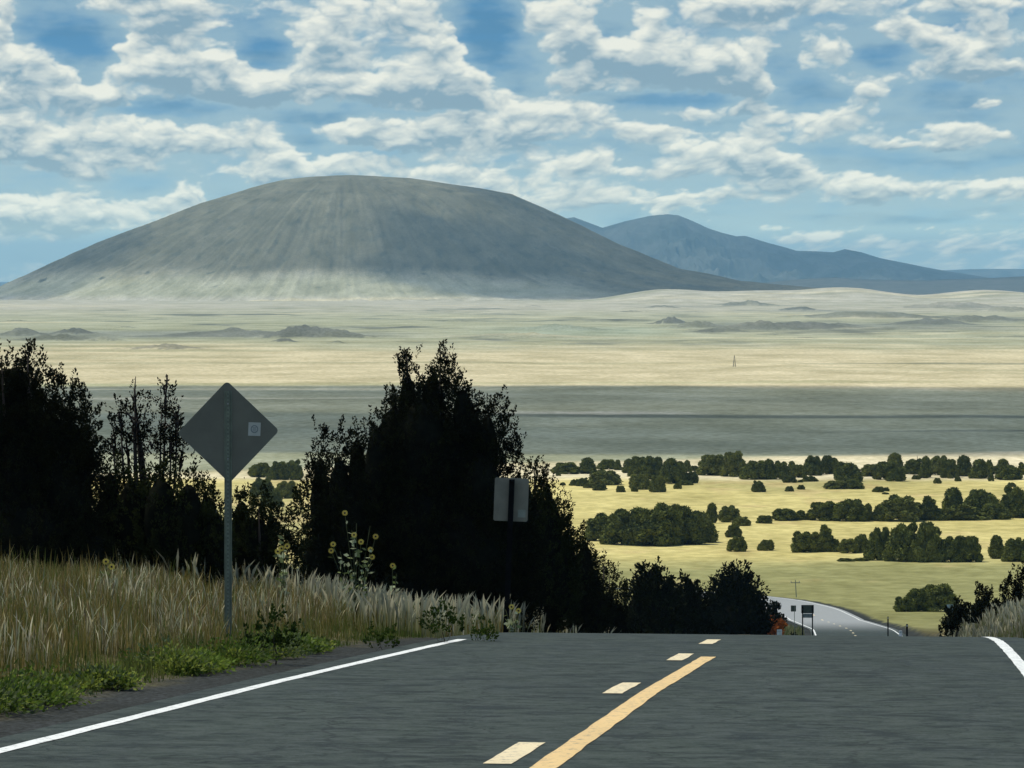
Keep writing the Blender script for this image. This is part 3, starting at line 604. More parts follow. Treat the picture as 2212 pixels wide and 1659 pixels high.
near_tree('juniper', 'small black juniper in front of the bright far road', S([(1673,1300,9,1345),(1668,1318,14,1370),(1684,1325,8,1365)]), 262., 22, dens=.4, mat=M_far, tl=.4, leaf=.18, nl=14, base=(17.6, 262.), group='roadside shrubs by the far road')
M_rust = leaf_mat('rusty_foliage', (.25, .085, .022), trans=.2, scale=2.0, hue=(1.1, 1.0, .8))
near_tree('shrub', 'orange brown shrub beside the far road', S([(1668,1340,15,1372),(1688,1345,8,1362),(1672,1356,16,1385)]), 255., 23, dens=.35, mat=M_rust, core=False, tl=.35, leaf=.20, nl=14, base=(16.8, 255.), group=None, cat='shrub')
near_tree('shrub', 'low dark shrub between orange shrub and board sign', S([(1712,1366,7,1384),(1718,1370,10,1390)]), 258., 24, dens=.35, mat=M_far, core=False, tl=.3, leaf=.16, nl=12, base=(18.4, 258.), group=None, cat='shrub')
# right roadside
near_tree('shrub', 'tall dark thicket of shrub cut off by the right edge of the photo', S([(2200,1225,16,1330),(2182,1238,14,1340),(2225,1240,30,1400),(2165,1262,10,1350),(2190,1290,34,1370),(2230,1300,40,1400)]), 105., 25, dens=.8, mat=M_jun, tl=.28, leaf=.07, base=(9.3, 105.), group='dark shrubs on the right verge', cat='shrub')
near_tree('shrub', 'middle dark shrub of the right verge with a pointed top', S([(2122,1262,9,1330),(2135,1275,12,1340),(2110,1290,22,1365),(2140,1310,26,1370)]), 116., 26, dens=.8, mat=M_jun, tl=.28, leaf=.075, base=(8.9, 116.), group='dark shrubs on the right verge', cat='shrub')
near_tree('shrub', 'low dark shrub on the right verge, nearest the pale sign', S([(2075,1300,22,1350),(2055,1325,16,1365),(2042,1345,10,1380)]), 135., 27, dens=.8, mat=M_jun, tl=.26, leaf=.08, base=(8.65, 135.), group='dark shrubs on the right verge', cat='shrub')

# ---------------------------------------------------------------- junipers on the slope and by the field
def proto(seed, kind):
    """a crown one unit wide and high, base at 0"""
    rng = np.random.default_rng(seed); lobes = []
    def lump(x, y, z, r): lobes.append(((x, y, z), (r, r, r * rng.uniform(.9, 1.25))))
    if kind == 'cone':
        for k_ in range(16):
            z = .12 + .72 * k_ / 15; w_ = .36 * (1 - z * .85); a = k_ * 2.4; lump(math.cos(a) * w_ * .6, math.sin(a) * w_ * .6, z, .20 - .09 * z)
    elif kind == 'clump':
        for x, h in zip(np.linspace(-.38, .38, 7), (.50, .78, .66, .98, .80, .70, .52)):
            h += rng.uniform(-.08, .08)
            for z in np.arange(.10, h, .15): lump(x + rng.uniform(-.04, .04), rng.uniform(-.25, .25), z, .17 - .10 * z / h)
    else:
        pk = rng.uniform(-.12, .12)
        for k_ in range(24):
            a = k_ * 2.4 + seed; z = .08 + .74 * ((k_ * 7) % 24) / 23; w_ = .40 * (1 - (z / .95) ** 2) ** .5; lump(math.cos(a) * w_ + pk * z, math.sin(a) * w_, z + rng.uniform(-.06, .06), rng.uniform(.14, .20) * (1 - .40 * z))
        lobes.append(((0, 0, .36), (.36, .36, .38)))
    VV = []; FF = []; n0 = 0
    for (c, r) in lobes:
        c = np.array(c); r = np.array(r); n = 190; u = unit(rng.normal(size=(n, 3)))
        lump_ = 1 + .34 * fbm(u[:, 0] * 3 + seed, u[:, 2] * 3 + u[:, 1] * 2, seed, 3)[:, None]
        pos = c + u * r * (.80 + .24 * rng.random((n, 1))) * lump_; keep = pos[:, 2] > .0; pos = pos[keep]; u = u[keep]; n = len(pos)
        ax = unit(u + np.array([0, 0, .8]) + rng.normal(size=(n, 3)) * .3)
        m = 3; bb = np.repeat(pos, m, 0) + rng.normal(size=(n * m, 3)) * .012; uu = np.repeat(u, m, 0); dd0 = unit(np.cross(uu, rng.normal(size=(n * m, 3))) + np.array([0, 0, .5]) + uu * .5)
        v_, f_ = leaves(rng, bb, dd0, .05 + .05 * rng.random(n * m) ** 2, .016 + .012 * rng.random(n * m), nrm=uu); VV.append(v_); FF.append(f_ + n0); n0 += len(v_)
    V = np.concatenate(VV); V[:, 2] = np.maximum(V[:, 2], -.01); cv, cf = lobed_core(lobes, seed, .80); cv[:, 2] = np.maximum(cv[:, 2], .0)
    hi = np.percentile(V[:, 2], 99.6); wi = np.percentile(V[:, 0], 99) - np.percentile(V[:, 0], 1)
    for A in (V, cv): A[:, 2] /= hi; A[:, :2] /= wi
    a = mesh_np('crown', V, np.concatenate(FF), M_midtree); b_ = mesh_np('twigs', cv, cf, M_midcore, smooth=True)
    t = MB().tube([(0, 0, -.06), (.01, 0, .2), (0, .01, .6)], [.06, .045, .015], 6).build('trunk', M_bark)
    ms = (a.data, b_.data, t.data)
    for o_ in (a, b_, t): bpy.data.objects.remove(o_)
    return ms
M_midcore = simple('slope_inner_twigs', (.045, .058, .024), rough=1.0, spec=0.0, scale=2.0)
PR = {'round': [proto(s_, 'round') for s_ in (31, 32, 33, 34, 41, 42, 43)], 'cone': [proto(s_, 'cone') for s_ in (35, 36, 37)], 'clump': [proto(s_, 'clump') for s_ in (38, 39)]}
MIDN = [0]
def mid_tree(x0, x1, vt, vb, kind, label, group, mat=None):
    """x0..x1, vt..vb on a 2500 px wide print"""
    k_ = 1024 / 2500.; cx = (x0 + x1) / 2 * k_; vb_ = vb * k_; D = y_from_v(vb_ - .6); MIDN[0] += 1; i = MIDN[0]
    X = (cx - 512) / F * D; z = gz(X, D); root = empty('juniper', (X, D, z), rz=0); wd = (x1 - x0) * k_ / F * D; ht = (-(vt * k_ - HV) / F * D) - z
    for me, nm in zip(PR[kind][i % len(PR[kind])], ('crown', 'twigs', 'trunk')):
        o = bpy.data.objects.new(nm, me); C.collection.objects.link(o); o.parent = root
    if kind != 'cone': wd *= 1.10; ht *= .93
    root.scale = (wd * (-1 if i % 2 else 1), wd * .85, ht); root.rotation_euler = (0, 0, 0 if kind == 'clump' else (i * 1.3) % .9 - .45)
    tag(root, label, 'tree', group); return root
FARROW = [(1349,1408,1127,1157,'round'),(1414,1455,1118,1157,'cone'),(1460,1499,1120,1147,'round'),(1499,1517,1123,1149,'cone'),(1444,1512,1146,1183,'round'),(1520,1550,1121,1156,'cone'),(1539,1588,1112,1165,'round'),(1571,1625,1111,1175,'round'),
 (1615,1674,1116,1180,'round'),(1541,1588,1156,1194,'round'),(1588,1623,1158,1201,'round'),(1668,1687,1124,1153,'cone'),(1687,1706,1136,1150,'round'),(1705,1767,1107,1161,'round'),(1761,1815,1099,1164,'round'),(1674,1704,1149,1180,'round'),(1810,1867,1122,1171,'round'),
 (1860,1894,1122,1171,'cone'),(1885,1927,1124,1171,'round'),(1923,1943,1126,1150,'cone'),(1933,1966,1132,1167,'round'),(1966,2009,1110,1160,'round'),(2002,2047,1110,1158,'round'),(1974,2004,1135,1162,'round'),(2042,2102,1126,1177,'round'),(2014,2069,1172,1196,'round'),
 (2060,2105,1167,1196,'round'),(2102,2151,1131,1164,'round'),(2135,2192,1123,1173,'round'),(2164,2205,1107,1156,'cone'),(2167,2208,1139,1177,'round'),(2205,2253,1118,1158,'round'),(2246,2275,1115,1167,'cone'),(2268,2313,1110,1160,'round'),(2300,2338,1118,1167,'round'),
 (2333,2373,1113,1164,'cone'),(2370,2414,1122,1169,'cone'),(2409,2424,1121,1144,'round'),(2433,2465,1121,1155,'cone'),(2434,2490,1135,1172,'round'),(2487,2520,1127,1162,'round'),(2410,2440,1136,1160,'round')]
ORD = 'first second third fourth fifth sixth seventh eighth ninth tenth eleventh twelfth thirteenth fourteenth fifteenth sixteenth seventeenth eighteenth nineteenth twentieth twenty-first'.split()
for i, t_ in enumerate(FARROW):
    look = 'small' if t_[1] - t_[0] < 32 else 'broad' if t_[1] - t_[0] > 52 else 'pointed' if t_[4] == 'cone' else 'rounded'
    place = f'{ORD[i]} from the row\'s left end' if i < 21 else f'{ORD[41 - i]} from the right edge'
    mid_tree(*t_, f'{look} hazy juniper in the farthest row, {place}', 'junipers of the farthest row')
SMALL = [(1357,1368,1153,1163),(1368,1380,1177,1186),(1391,1412,1169,1187),(1408,1436,1165,1188),(1428,1455,1178,1192),(1451,1479,1180,1198),(1506,1526,1185,1202),(1542,1557,1186,1200),(1645,1663,1179,1193),(1661,1690,1172,1184),(1838,1867,1172,1202),(1912,1941,1159,1180),
 (1961,1993,1161,1176),(1917,1936,1186,1201),(1947,1963,1183,1197),(1948,1960,1171,1179),(2131,2156,1187,1205),(2154,2170,1189,1203),(2155,2170,1202,1210),(2246,2266,1150,1169),(2228,2246,1159,1172),(2281,2298,1166,1182),(2298,2309,1155,1168),(2314,2327,1158,1169),(2332,2346,1162,1176),(2412,2425,1154,1176),
 (2461,2479,1177,1192),(1848,1882,1257,1279),(1773,1807,1280,1312),(1779,1822,1308,1346),(1851,1886,1316,1344),(1788,1829,1261,1287)]
SL = ['tiny dark ball of bush at the left end of the far field','tiny dark bush alone below the left end of the far row','small brown green bush, first of the low bunch on the left','small brown green bush, second of the low bunch on the left','flat green bush, third of the low bunch on the left','round dark bush, last of the low bunch on the left',
 'dark bush with a bare twig in the gap of the far row','small dark bush at the left foot of the big hazy clump','small dark bush at the right foot of the big hazy clump','low pale green bush trailing right of the big hazy clump','solitary dark round juniper in the upper yellow field',
 'dark bush just right above the solitary round juniper','dark bush behind the pair of small bushes in the upper field','left one of two small dark bushes in the upper field','right one of two small dark bushes in the upper field','tiny low bush above the pair of small bushes',
 'dark round bush left in a bunch of three in the upper field','upper right bush in a bunch of three in the upper field','lowest tiny bush in a bunch of three in the upper field','small dark bush in front of a gap right of the middle far row','pale low bush in front of the far row right of the middle',
 'small square dark bush right of the middle below the far row','small dark stub of bush in the far row, left one of two','small dark stub of bush in the far row, right one of two','small dark bush below the pointed hazy junipers','upright dark bush in the far row near the right edge',
 'dark round bush at the right edge above the second row','dark twin-topped bush in the middle of the yellow field','upper dark round bush of the touching pair','lower green round bush of the touching pair','dark round bush alone right of the touching pair','dark sloping bush trailing right of the broad clump']
for t_, l_ in zip(SMALL, SL): mid_tree(*t_, 'round', l_, 'small bushes scattered on the yellow field')
CL = [(1438,1525,1252,1321),(1478,1580,1238,1329),(1535,1640,1236,1330),(1590,1680,1224,1328),(1630,1722,1232,1327),(1670,1746,1246,1322)]
for i, t_ in enumerate(CL): mid_tree(*t_, 'round', f'juniper {["at the left end","second from the left","third from the left","fourth from the left","fifth from the left","at the right end"][i]} of the broad clump mid field', 'junipers of the broad clump')
mid_tree(1723,1753,1229,1279,'cone','dark pointed juniper just right of the broad clump','junipers of the broad clump'); mid_tree(1756,1802,1233,1276,'round','brownish round juniper right of the dark pointed one','junipers of the broad clump')
SEC = [(1889,1946,1240,1273,'round'),(1942,1968,1246,1272,'cone'),(1971,2041,1222,1272,'round'),(2037,2113,1216,1273,'round'),(2108,2131,1230,1272,'cone'),(2129,2177,1227,1272,'round'),(2158,2243,1207,1272,'round'),(2224,2300,1208,1270,'clump'),(2300,2354,1192,1262,'cone'),(2300,2401,1229,1269,'clump'),
 (2357,2433,1192,1264,'round'),(2401,2465,1227,1268,'round'),(2449,2512,1183,1264,'round'),(2480,2540,1200,1262,'round')]
for i, t_ in enumerate(SEC): mid_tree(*t_, f'green juniper, {ORD[i]} from the left in the unbroken second row', 'junipers of the second row')
THI = [(1936,1990,1295,1349,'round','low rounded juniper at the left end of the third row'),(1977,2044,1278,1349,'clump','juniper with twin spikes near the left end of the third row'),(2047,2091,1313,1352,'round','small loose juniper in the gap of the third row'),(2085,2120,1302,1351,'round','pale green round juniper in the third row'),
 (2115,2170,1284,1368,'round','dark juniper at the left of the tall black clump in the third row'),(2164,2243,1272,1371,'round','tallest spiky juniper of the black clump in the third row'),(2227,2303,1270,1373,'clump','juniper with see-through top at the right of the black clump'),(2294,2351,1306,1373,'round','black juniper just right of the see-through one'),
 (2338,2395,1305,1373,'round','black dome juniper left of the gap in the third row'),(2414,2452,1308,1367,'cone','black pointed juniper right of the gap in the third row'),(2449,2487,1316,1374,'cone','second black pointed juniper right of the gap'),(2480,2530,1310,1374,'round','black juniper at the right edge of the third row'),
 (2048,2084,1362,1371,'round','low flat black shrub, left one, below the third row'),(2082,2118,1362,1370,'round','low flat black shrub, right one, below the third row')]
for t_ in THI: mid_tree(*t_, 'junipers of the third row')
mid_tree(2186,2230,1455,1494,'round','small green juniper at the left of the isolated bunch near the road','junipers of the isolated bunch near the road'); mid_tree(2208,2275,1433,1493,'round','green topped juniper in the middle of the isolated bunch','junipers of the isolated bunch near the road')
mid_tree(2245,2327,1422,1493,'round','tallest dark juniper of the isolated bunch near the road','junipers of the isolated bunch near the road')
GAPT = [(612,662,1128,1166,'upper left'),(655,700,1124,1172,'upper middle'),(692,735,1120,1172,'upper right'),(618,668,1165,1212,'lower left'),(672,722,1172,1216,'lower right'),(640,690,1195,1240,'lowest')]
for a_ in GAPT: mid_tree(*a_[:4], 'round', f'hazy juniper seen in the gap right of the diamond sign, {a_[4]}', 'hazy junipers in the gap')
# ---------------------------------------------------------------- signs
M_alu = simple('weathered_aluminium', (.125, .130, .095), rough=.6, metal=.0, var=.10, scale=3.0, spec=.4)
M_steel = simple('galvanised_steel', (.15, .18, .13), rough=.5, metal=.3, var=.2, scale=9.0, spec=.5)
M_blackpost = simple('dark_wood_post', (.007, .007, .007), rough=1.0, spec=0.0); M_tan = simple('weathered_tan_aluminium', (.20, .19, .135), rough=.65, var=.15, scale=3.0)
M_stick = simple('pale_sticker', (.40, .42, .36), rough=.6, var=.06); M_ink = simple('grey_ink', (.13, .17, .18), rough=.7, var=.1); M_bolt = simple('bolt_zinc', (.3, .3, .3), rough=.4, metal=.6)
def rrect(w_, h_, r, n=6):
    pts = []
    for cx, cz, a0 in ((w_ / 2 - r, h_ / 2 - r, 0), (-w_ / 2 + r, h_ / 2 - r, 90), (-w_ / 2 + r, -h_ / 2 + r, 180), (w_ / 2 - r, -h_ / 2 + r, 270)):
        for i in range(n + 1): a = R(a0 + 90 * i / n); pts.append((cx + r * math.cos(a), cz + r * math.sin(a)))
    return pts
def plate(pts, y0, y1, cz, rot=0.0, ox=0.0):
    c_, s_ = math.cos(rot), math.sin(rot)
    return MB().prism([(x * c_ - z * s_ + ox, x * s_ + z * c_ + cz) for x, z in pts], y0, y1)
# diamond warning sign seen from behind
D = 47.0; s = D / F; x0 = (228 - 512) * s; g = gz(x0, D); top = -(391 - HV) * s - g; cz = -(432 - HV) * s - g
root = tag(empty('road_sign', (x0, D, g)), 'grey back of a diamond-shaped road sign on a tall steel post, left verge', 'road sign')
hd = 49.8 * s; side = (hd + .018) * math.sqrt(2)
pl = plate(rrect(side, side, .055), .032, .036, cz, R(45 + 1.5)).build('sign_panel', M_alu, root)
pw_ = .034
# hat-section post: a channel with two flanges and a web
MB().box((0, .0, top / 2 - .25), (.050, .006, top + .5)).box((-.024, .012, top / 2 - .25), (.005, .030, top + .5)).box((.024, .012, top / 2 - .25), (.005, .030, top + .5)).box((-.036, .026, top / 2 - .25), (.024, .005, top + .5)).box((.036, .026, top / 2 - .25), (.024, .005, top + .5)).build('post', M_steel, root)
ho = MB()
for k_ in range(int(top / .0508)): ho.box((0, -.0045, .05 + k_ * .0508), (.012, .002, .012))
ho.build('post_holes', M_blackpost, root)
for z in (cz + .36, cz - .34): MB().tube([(0, -.014, z), (0, .045, z)], [.011, .011], 6).build('bolt', M_bolt, root)
sx_, sz_ = (254.3 - 228) * s, -(429.2 - HV) * s - g
st = MB().box((sx_, .0295, sz_), (.155, .002, .170), tilt=R(2)).build('sticker', M_stick, pl)
mk = MB()
ring = [(sx_ + .042 * math.cos(a), sz_ + .045 * math.sin(a)) for a in np.linspace(0, 2 * math.pi, 25)[:-1]]
for i in range(0, 24, 1):
    a, b_ = ring[i], ring[(i + 1) % 24]; mk.box(((a[0] + b_[0]) / 2, .0275, (a[1] + b_[1]) / 2), (.014, .001, .009))
for i in range(4): mk.box((sx_, .0275, sz_ + .022 - i * .015), (.05 - .01 * (i % 2), .001, .006))
mk.build('sticker_print', M_ink, pl)
# rectangular sign seen from behind
D = 65.0; s = D / F; x0 = (511.2 - 512) * s; g = gz(x0, D); cz = -(499.8 - HV) * s - g; top = cz + 20.3 * s
root = tag(empty('road_sign', (x0, D, g)), 'grey back of a small upright rectangular road sign before the big black juniper', 'road sign')
pl = plate(rrect(34.2 * s, 43.2 * s, .035), .055, .059, cz, R(-2.2)).build('sign_panel', M_tan, root)
f_ = lambda x, y, z: (x + (z - cz) * .04, y, z)
MB().prism([(-.048, -.4), (.048, -.4), (.048, top), (-.048, top)], -.045, .054, f_).build('post', M_blackpost, root)
MB().box((12.2 * s - .03, .052, cz - 14.0 * s), (.135, .002, .135), tilt=R(2)).build('sticker', simple('faded_sticker', (.24, .27, .21), var=.1), pl)
# signs beside the far road
def small_sign(label, px_, v0, v1, w_, D, posts, mats, panels, name='road_sign', group=None, cat='road sign', pr=.035):
    s = D / F; x0 = (px_ - 512) * s; g = gz(x0, D); r_ = tag(empty(name, (x0, D, g)), label, cat, group)
    for (va, vb, m__, hw) in panels:
        za, zb = -(va - HV) * s - g, -(vb - HV) * s - g; plate(rrect(hw * 2 * s, za - zb, .03, 3), .04, .045, (za + zb) / 2).build('sign_panel', m__, r_)
    tp = max(-(p[0] - HV) * s - g for p in panels) - .02
    for dx in posts: MB().tube([(dx * s, 0, -.3), (dx * s, 0, tp)], [pr, pr * .9], 6).build('post', M_blackpost if mats is None else mats, r_)
    return r_
M_dkgreen = simple('dark_green_sign_back', (.055, .068, .045), rough=.7); M_mid = simple('grey_sign_back', (.16, .19, .165), rough=.6); M_palesign = simple('pale_sign_back', (.34, .46, .45), rough=.6, var=.1)
small_sign('dark board sign on two posts before the bright far road, paler strip under it', 807.6, 605, 618, 12, 250., (-5.0, 4.9), None, [(605, 613.4, M_dkgreen, 6.3), (613.8, 617.8, M_mid, 5.6)], pr=.045)
small_sign('small dark sign on a thin post left of the board sign', 793.5, 605.5, 611.5, 4, 255., (1.0,), M_steel, [(605.5, 611.6, M_dkgreen, 2.6)], pr=.022)
small_sign('pale blue grey sign between the juniper bunch and right verge shrubs', 950, 605.5, 612, 4, 235., (0,), M_steel, [(604.6, 612.0, M_palesign, 3.4)], pr=.03)
# delineator and marker posts
def marker(label, px_, vt, D, w_=.09, mat_=None, cap=None):
    s = D / F; x0 = (px_ - 512) * s; g = gz(x0, D); h = max(-(vt - HV) * s - g, .5); r_ = tag(empty('marker_post', (x0, D, g)), label, 'marker post', 'marker posts beside the far road')
    MB().prism(rrect(w_, h + .3, min(w_, .1) * .3, 3), -.012, .012, lambda x, y, z: (x, y, z + (h - .3) / 2)).build('post', mat_ or M_blackpost, r_)
    MB().box((0, -.016, h - .12), (w_ * .7, .004, .12)).build('reflector', cap or M_stick, r_); return r_
M_pale = simple('pale_post', (.50, .56, .50), var=.15)
marker('wide pale marker post at the foot of the orange shrub', 779.5, 629.5, 248., .34, M_pale)
marker('thin dark marker post on the right edge of the far road, left one', 888, 616.5, 290., .10)
marker('dark leaning marker post on the right edge of the far road, right one', 907, 624, 262., .14)
marker('short white marker post at the bend of the far road edge', 900.5, 630.5, 275., .22, simple('white_post', (.75, .74, .68), var=.1))
# thin utility pole with a short crossarm
D = y_from_v(597.); s = D / F; x0 = (796 - 512) * s; g = gz(x0, D)
r_ = tag(empty('utility_pole', (x0, D, g)), 'thin leaning pole with a short crossarm standing in the olive field', 'pole'); hh = 17.5 * s
MB().tube([(0.05, 0, -.2), (-.08, 0, hh)], [.06, .045], 6).build('pole', M_steel, r_); MB().box((-.07, 0, hh - .35), (1.15, .07, .07)).build('crossarm', M_steel, r_)
for dx in (-.55, .45): MB().tube([(dx - .05, 0, hh - .31), (dx - .05, 0, hh - .12)], [.05, .03], 6).build('insulator', M_bolt, r_)
# lattice tower on the plain
D = 50 * F / (368. - HV); s = D / F; x0 = (734.4 - 512) * s; g = gz(x0, D); H = 11.8 * s; W0, W1 = .75, .16
M_tower = simple('tower_steel', (.045, .05, .05), rough=.7)
r_ = tag(empty('lattice_tower', (x0, D, g)), 'tiny dark lattice tower standing alone on the golden plain', 'tower'); t = []
for a, b_ in ((-1, -1), (1, -1), (1, 1), (-1, 1)): MB().tube([(a * W0, b_ * W0, -.1), (a * W1, b_ * W1, H * .86)], [.11, .08], 5).build('leg', M_tower, r_)
br = MB()
for k_ in range(5):
    z0_, z1_ = H * .86 * k_ / 5, H * .86 * (k_ + 1) / 5; w0_, w1_ = W0 + (W1 - W0) * k_ / 5, W0 + (W1 - W0) * (k_ + 1) / 5
    cs = ((-1, -1), (1, -1), (1, 1), (-1, 1))
    for i in range(4):
        a, b_ = cs[i], cs[(i + 1) % 4]; br.tube([(a[0] * w0_, a[1] * w0_, z0_), (b_[0] * w1_, b_[1] * w1_, z1_)], [.045, .045], 4); br.tube([(a[0] * w1_, a[1] * w1_, z1_), (b_[0] * w1_, b_[1] * w1_, z1_)], [.045, .045], 4)
br.build('bracing', M_tower, r_); MB().tube([(0, 0, H * .84), (0, 0, H)], [.2, .14], 6).build('mast', M_tower, r_)
# bare snags standing in the far row
for px_, v0, D_, lb in ((917, 455.5, 890., 'thin bare snag poking above the far row, left one'), (959, 455, 885., 'thin bare snag poking above the far row, middle one'), (968.5, 456, 880., 'thin bare snag poking above the far row, right one')):
    s = D_ / F; x0 = (px_ - 512) * s; g = gz(x0, D_); h = -(v0 - HV) * s - g; r_ = tag(empty('dead_tree', (x0, D_, g)), lb, 'dead tree', 'bare snags in the far row')
    MB().tube([(0, 0, -.2), (.15, 0, h * .5), (.05, 0, h)], [.16, .11, .04], 5).build('trunk', M_bark, r_); MB().tube([(.12, 0, h * .6), (.7, .1, h * .85)], [.06, .03], 4).tube([(.12, 0, h * .5), (-.5, -.1, h * .75)], [.06, .03], 4).build('limb', M_bark, r_)

# ---------------------------------------------------------------- grass and weeds of the verges
def grass_mat(name):
    m_, T, b = newmat(name); at = T.n('ShaderNodeAttribute', attribute_name='tint').outputs['Color']
    T.put(b.inputs['Base Color'], at); b.inputs['Roughness'].default_value = .7; b.inputs['Specular IOR Level'].default_value = .2
    tr = T.n('ShaderNodeBsdfTranslucent'); T.put(tr.inputs[0], at); ms = T.n('ShaderNodeMixShader'); ms.inputs[0].default_value = .45
    T.t.links.new(b.outputs[0], ms.inputs[1]); T.t.links.new(tr.outputs[0], ms.inputs[2]); T.t.links.new(ms.outputs[0], m_.node_tree.nodes['Material Output'].inputs['Surface']); return m_
M_grass = grass_mat('dry_grass')
rng = np.random.default_rng(5)
def blades(name, x, y, h, w_, col, lean=.35, head=None, mat_=None):
    """curved three-part blades; head = seed plume colour"""
    n = len(x); z = ground_z(x, y); b0 = np.stack([x, y, z - .02], -1); a = rng.random(n) * 2 * np.pi; ln = (rng.random(n) ** 1.3) * lean
    bend = np.stack([np.cos(a), np.sin(a), 0 * a], -1) * (ln * h)[:, None]; up = np.array([0, 0, 1.]) * h[:, None]
    phi = rng.normal(size=n) * .9; sd = np.stack([np.cos(phi), np.sin(phi), 0 * phi], -1) * w_[:, None]
    p1 = b0 + up * .5 + bend * .25; p2 = b0 + up * .82 + bend * .62; p3 = b0 + up + bend
    k1, k2 = (.85, .55) if head is None else (.8, 2.2)
    V = np.stack([b0 - sd, b0 + sd, p1 - sd * k1, p1 + sd * k1, p2 - sd * k2, p2 + sd * k2, p3 - sd * .12, p3 + sd * .12], 1).reshape(-1, 3)
    i = np.arange(n)[:, None] * 8; Fq = np.concatenate([i + np.array([0, 1, 3, 2]), i + np.array([2, 3, 5, 4]), i + np.array([4, 5, 7, 6])])
    cc = np.repeat(col[:, None], 8, 1).copy()
    if head is not None: cc[:, 4:] = head[:, None]; cc[:, 2:4] = cc[:, 2:4] * .5 + head[:, None] * .5
    return tag(mesh_np(name, V, Fq, mat_ or M_grass, col=cc.reshape(-1, 3)), kind='stuff')
def scatter(n, y0, y1, d0, d1, side=-1):
    y = y0 + (y1 - y0) * rng.random(n); d_ = d0 + (d1 - d0) * rng.random(n); s_ = road_s(y); return road_x(y) + side * d_ * np.sqrt(1 + s_ * s_), y, d_
def pal(n, cols, wts):
    cols = np.array(cols, np.float32); i = rng.choice(len(cols), n, p=np.array(wts) / sum(wts)); return cols[i] * (.65 + .7 * rng.random((n, 1))).astype(np.float32)
OCH = [(.23, .175, .055), (.17, .135, .035), (.10, .12, .025), (.30, .25, .11)]
n = 150000; x, y, d_ = scatter(n, 21, 66, 5.25, 16)
cl = fbm(x / .8, y / 1.6, 71, 3) + .5 * fbm(x / 3., y / 5., 72, 3); keep = (rng.random(n) < sst(cl, -.40, .25)) & (np.abs(x) < y * .155 + 1.5); x, y, d_, cl = x[keep], y[keep], d_[keep], cl[keep]; n = len(x)
grn = sst(6.6 - d_ + fbm(x, y, 73, 2) * 1.2, 0, 1.3)[:, None]
col = pal(n, OCH, (5, 4, 5, 2)); col = col * (1 - grn) + pal(n, [(.075, .11, .018), (.10, .14, .025), (.05, .075, .015)], (3, 2, 2)) * grn
h = (.15 + .30 * rng.random(n) + .20 * (rng.random(n) > .95)) * (1 + .55 * cl) * (1 - .35 * grn[:, 0]) * np.interp(d_, [5.25, 6, 7, 16], [.35, .75, 1, 1.05])
blades('tall_grass', x, y, h, .0035 + .0035 * rng.random(n), col)
# pale seed plumes in drifts
n = 21000; x, y, d_ = scatter(n, 23, 64, 6.2, 12); cl = fbm(x / 1.4, y / 3.0, 74, 4); keep = (rng.random(n) < sst(cl + .25 * sst(9.5 - d_, -1, 2), .0, .5)) & (np.abs(x) < y * .155 + 1.5); x, y, cl = x[keep], y[keep], cl[keep]; n = len(x)
hd_ = pal(n, [(.42, .36, .19), (.31, .32, .18), (.62, .56, .36), (.24, .18, .09)], (4, 4, 2, 3))
blades('seed_grass', x, y, (.18 + .36 * rng.random(n)) * (1 + .5 * cl), .0018 + .0024 * rng.random(n), pal(n, [(.16, .15, .08), (.20, .17, .11)], (1, 1)), lean=.5, head=hd_)
# beyond the crest, down the left verge, and the right verge
n = 60000; x, y, d_ = scatter(n, 62, 120, 4.7, 13); keep = np.abs(x) < y * .155 + 1.5; x, y, d_ = x[keep], y[keep], d_[keep]; n = len(x)
blades('tall_grass', x, y, .25 + .35 * rng.random(n), .006 + .005 * rng.random(n), pal(n, OCH + [(.40, .38, .30), (.09, .13, .03)], (4, 3, 3, 2, 1.2, 3)))
n = 9000; x, y, d_ = scatter(n, 58, 130, 4.6, 10, -1); keep = np.abs(x) < y * .155 + 3.5; x, y = x[keep], y[keep]; n = len(x); blades('seed_grass', x, y, .45 + .35 * rng.random(n), .006 + .006 * rng.random(n), pal(n, [(.14, .15, .05)], (1,)), lean=.5, head=pal(n, [(.42, .38, .24), (.30, .30, .20)], (1, 1)))
n = 95000; x, y, d_ = scatter(n, 30, 190, 4.7, 12, 1); keep = np.abs(x) < y * .155 + 3.5; x, y, d_ = x[keep], y[keep], d_[keep]; n = len(x)
blades('tall_grass', x, y, (.22 + .30 * rng.random(n)) * np.interp(d_, [4.7, 6, 11], [.5, 1, 1.1]), .005 + .005 * rng.random(n), pal(n, [(.20, .18, .10), (.14, .15, .045), (.10, .13, .03), (.30, .28, .20)], (4, 3, 3, 2)))
n = 8000; x, y, d_ = scatter(n, 60, 190, 5.0, 10, 1); blades('seed_grass', x, y, .35 + .25 * rng.random(n), .006 + .004 * rng.random(n), pal(n, [(.2, .18, .12)], (1,)), lean=.5, head=pal(n, [(.42, .38, .24), (.30, .30, .20)], (1, 1)))
n = 30000; x, y, d_ = scatter(n, 150, 345, 4.8, 26, -1); blades('tall_grass', x, y, .3 + .4 * rng.random(n), .02 + .02 * rng.random(n), pal(n, [(.20, .19, .09), (.14, .16, .06), (.09, .11, .03)], (3, 3, 2)))
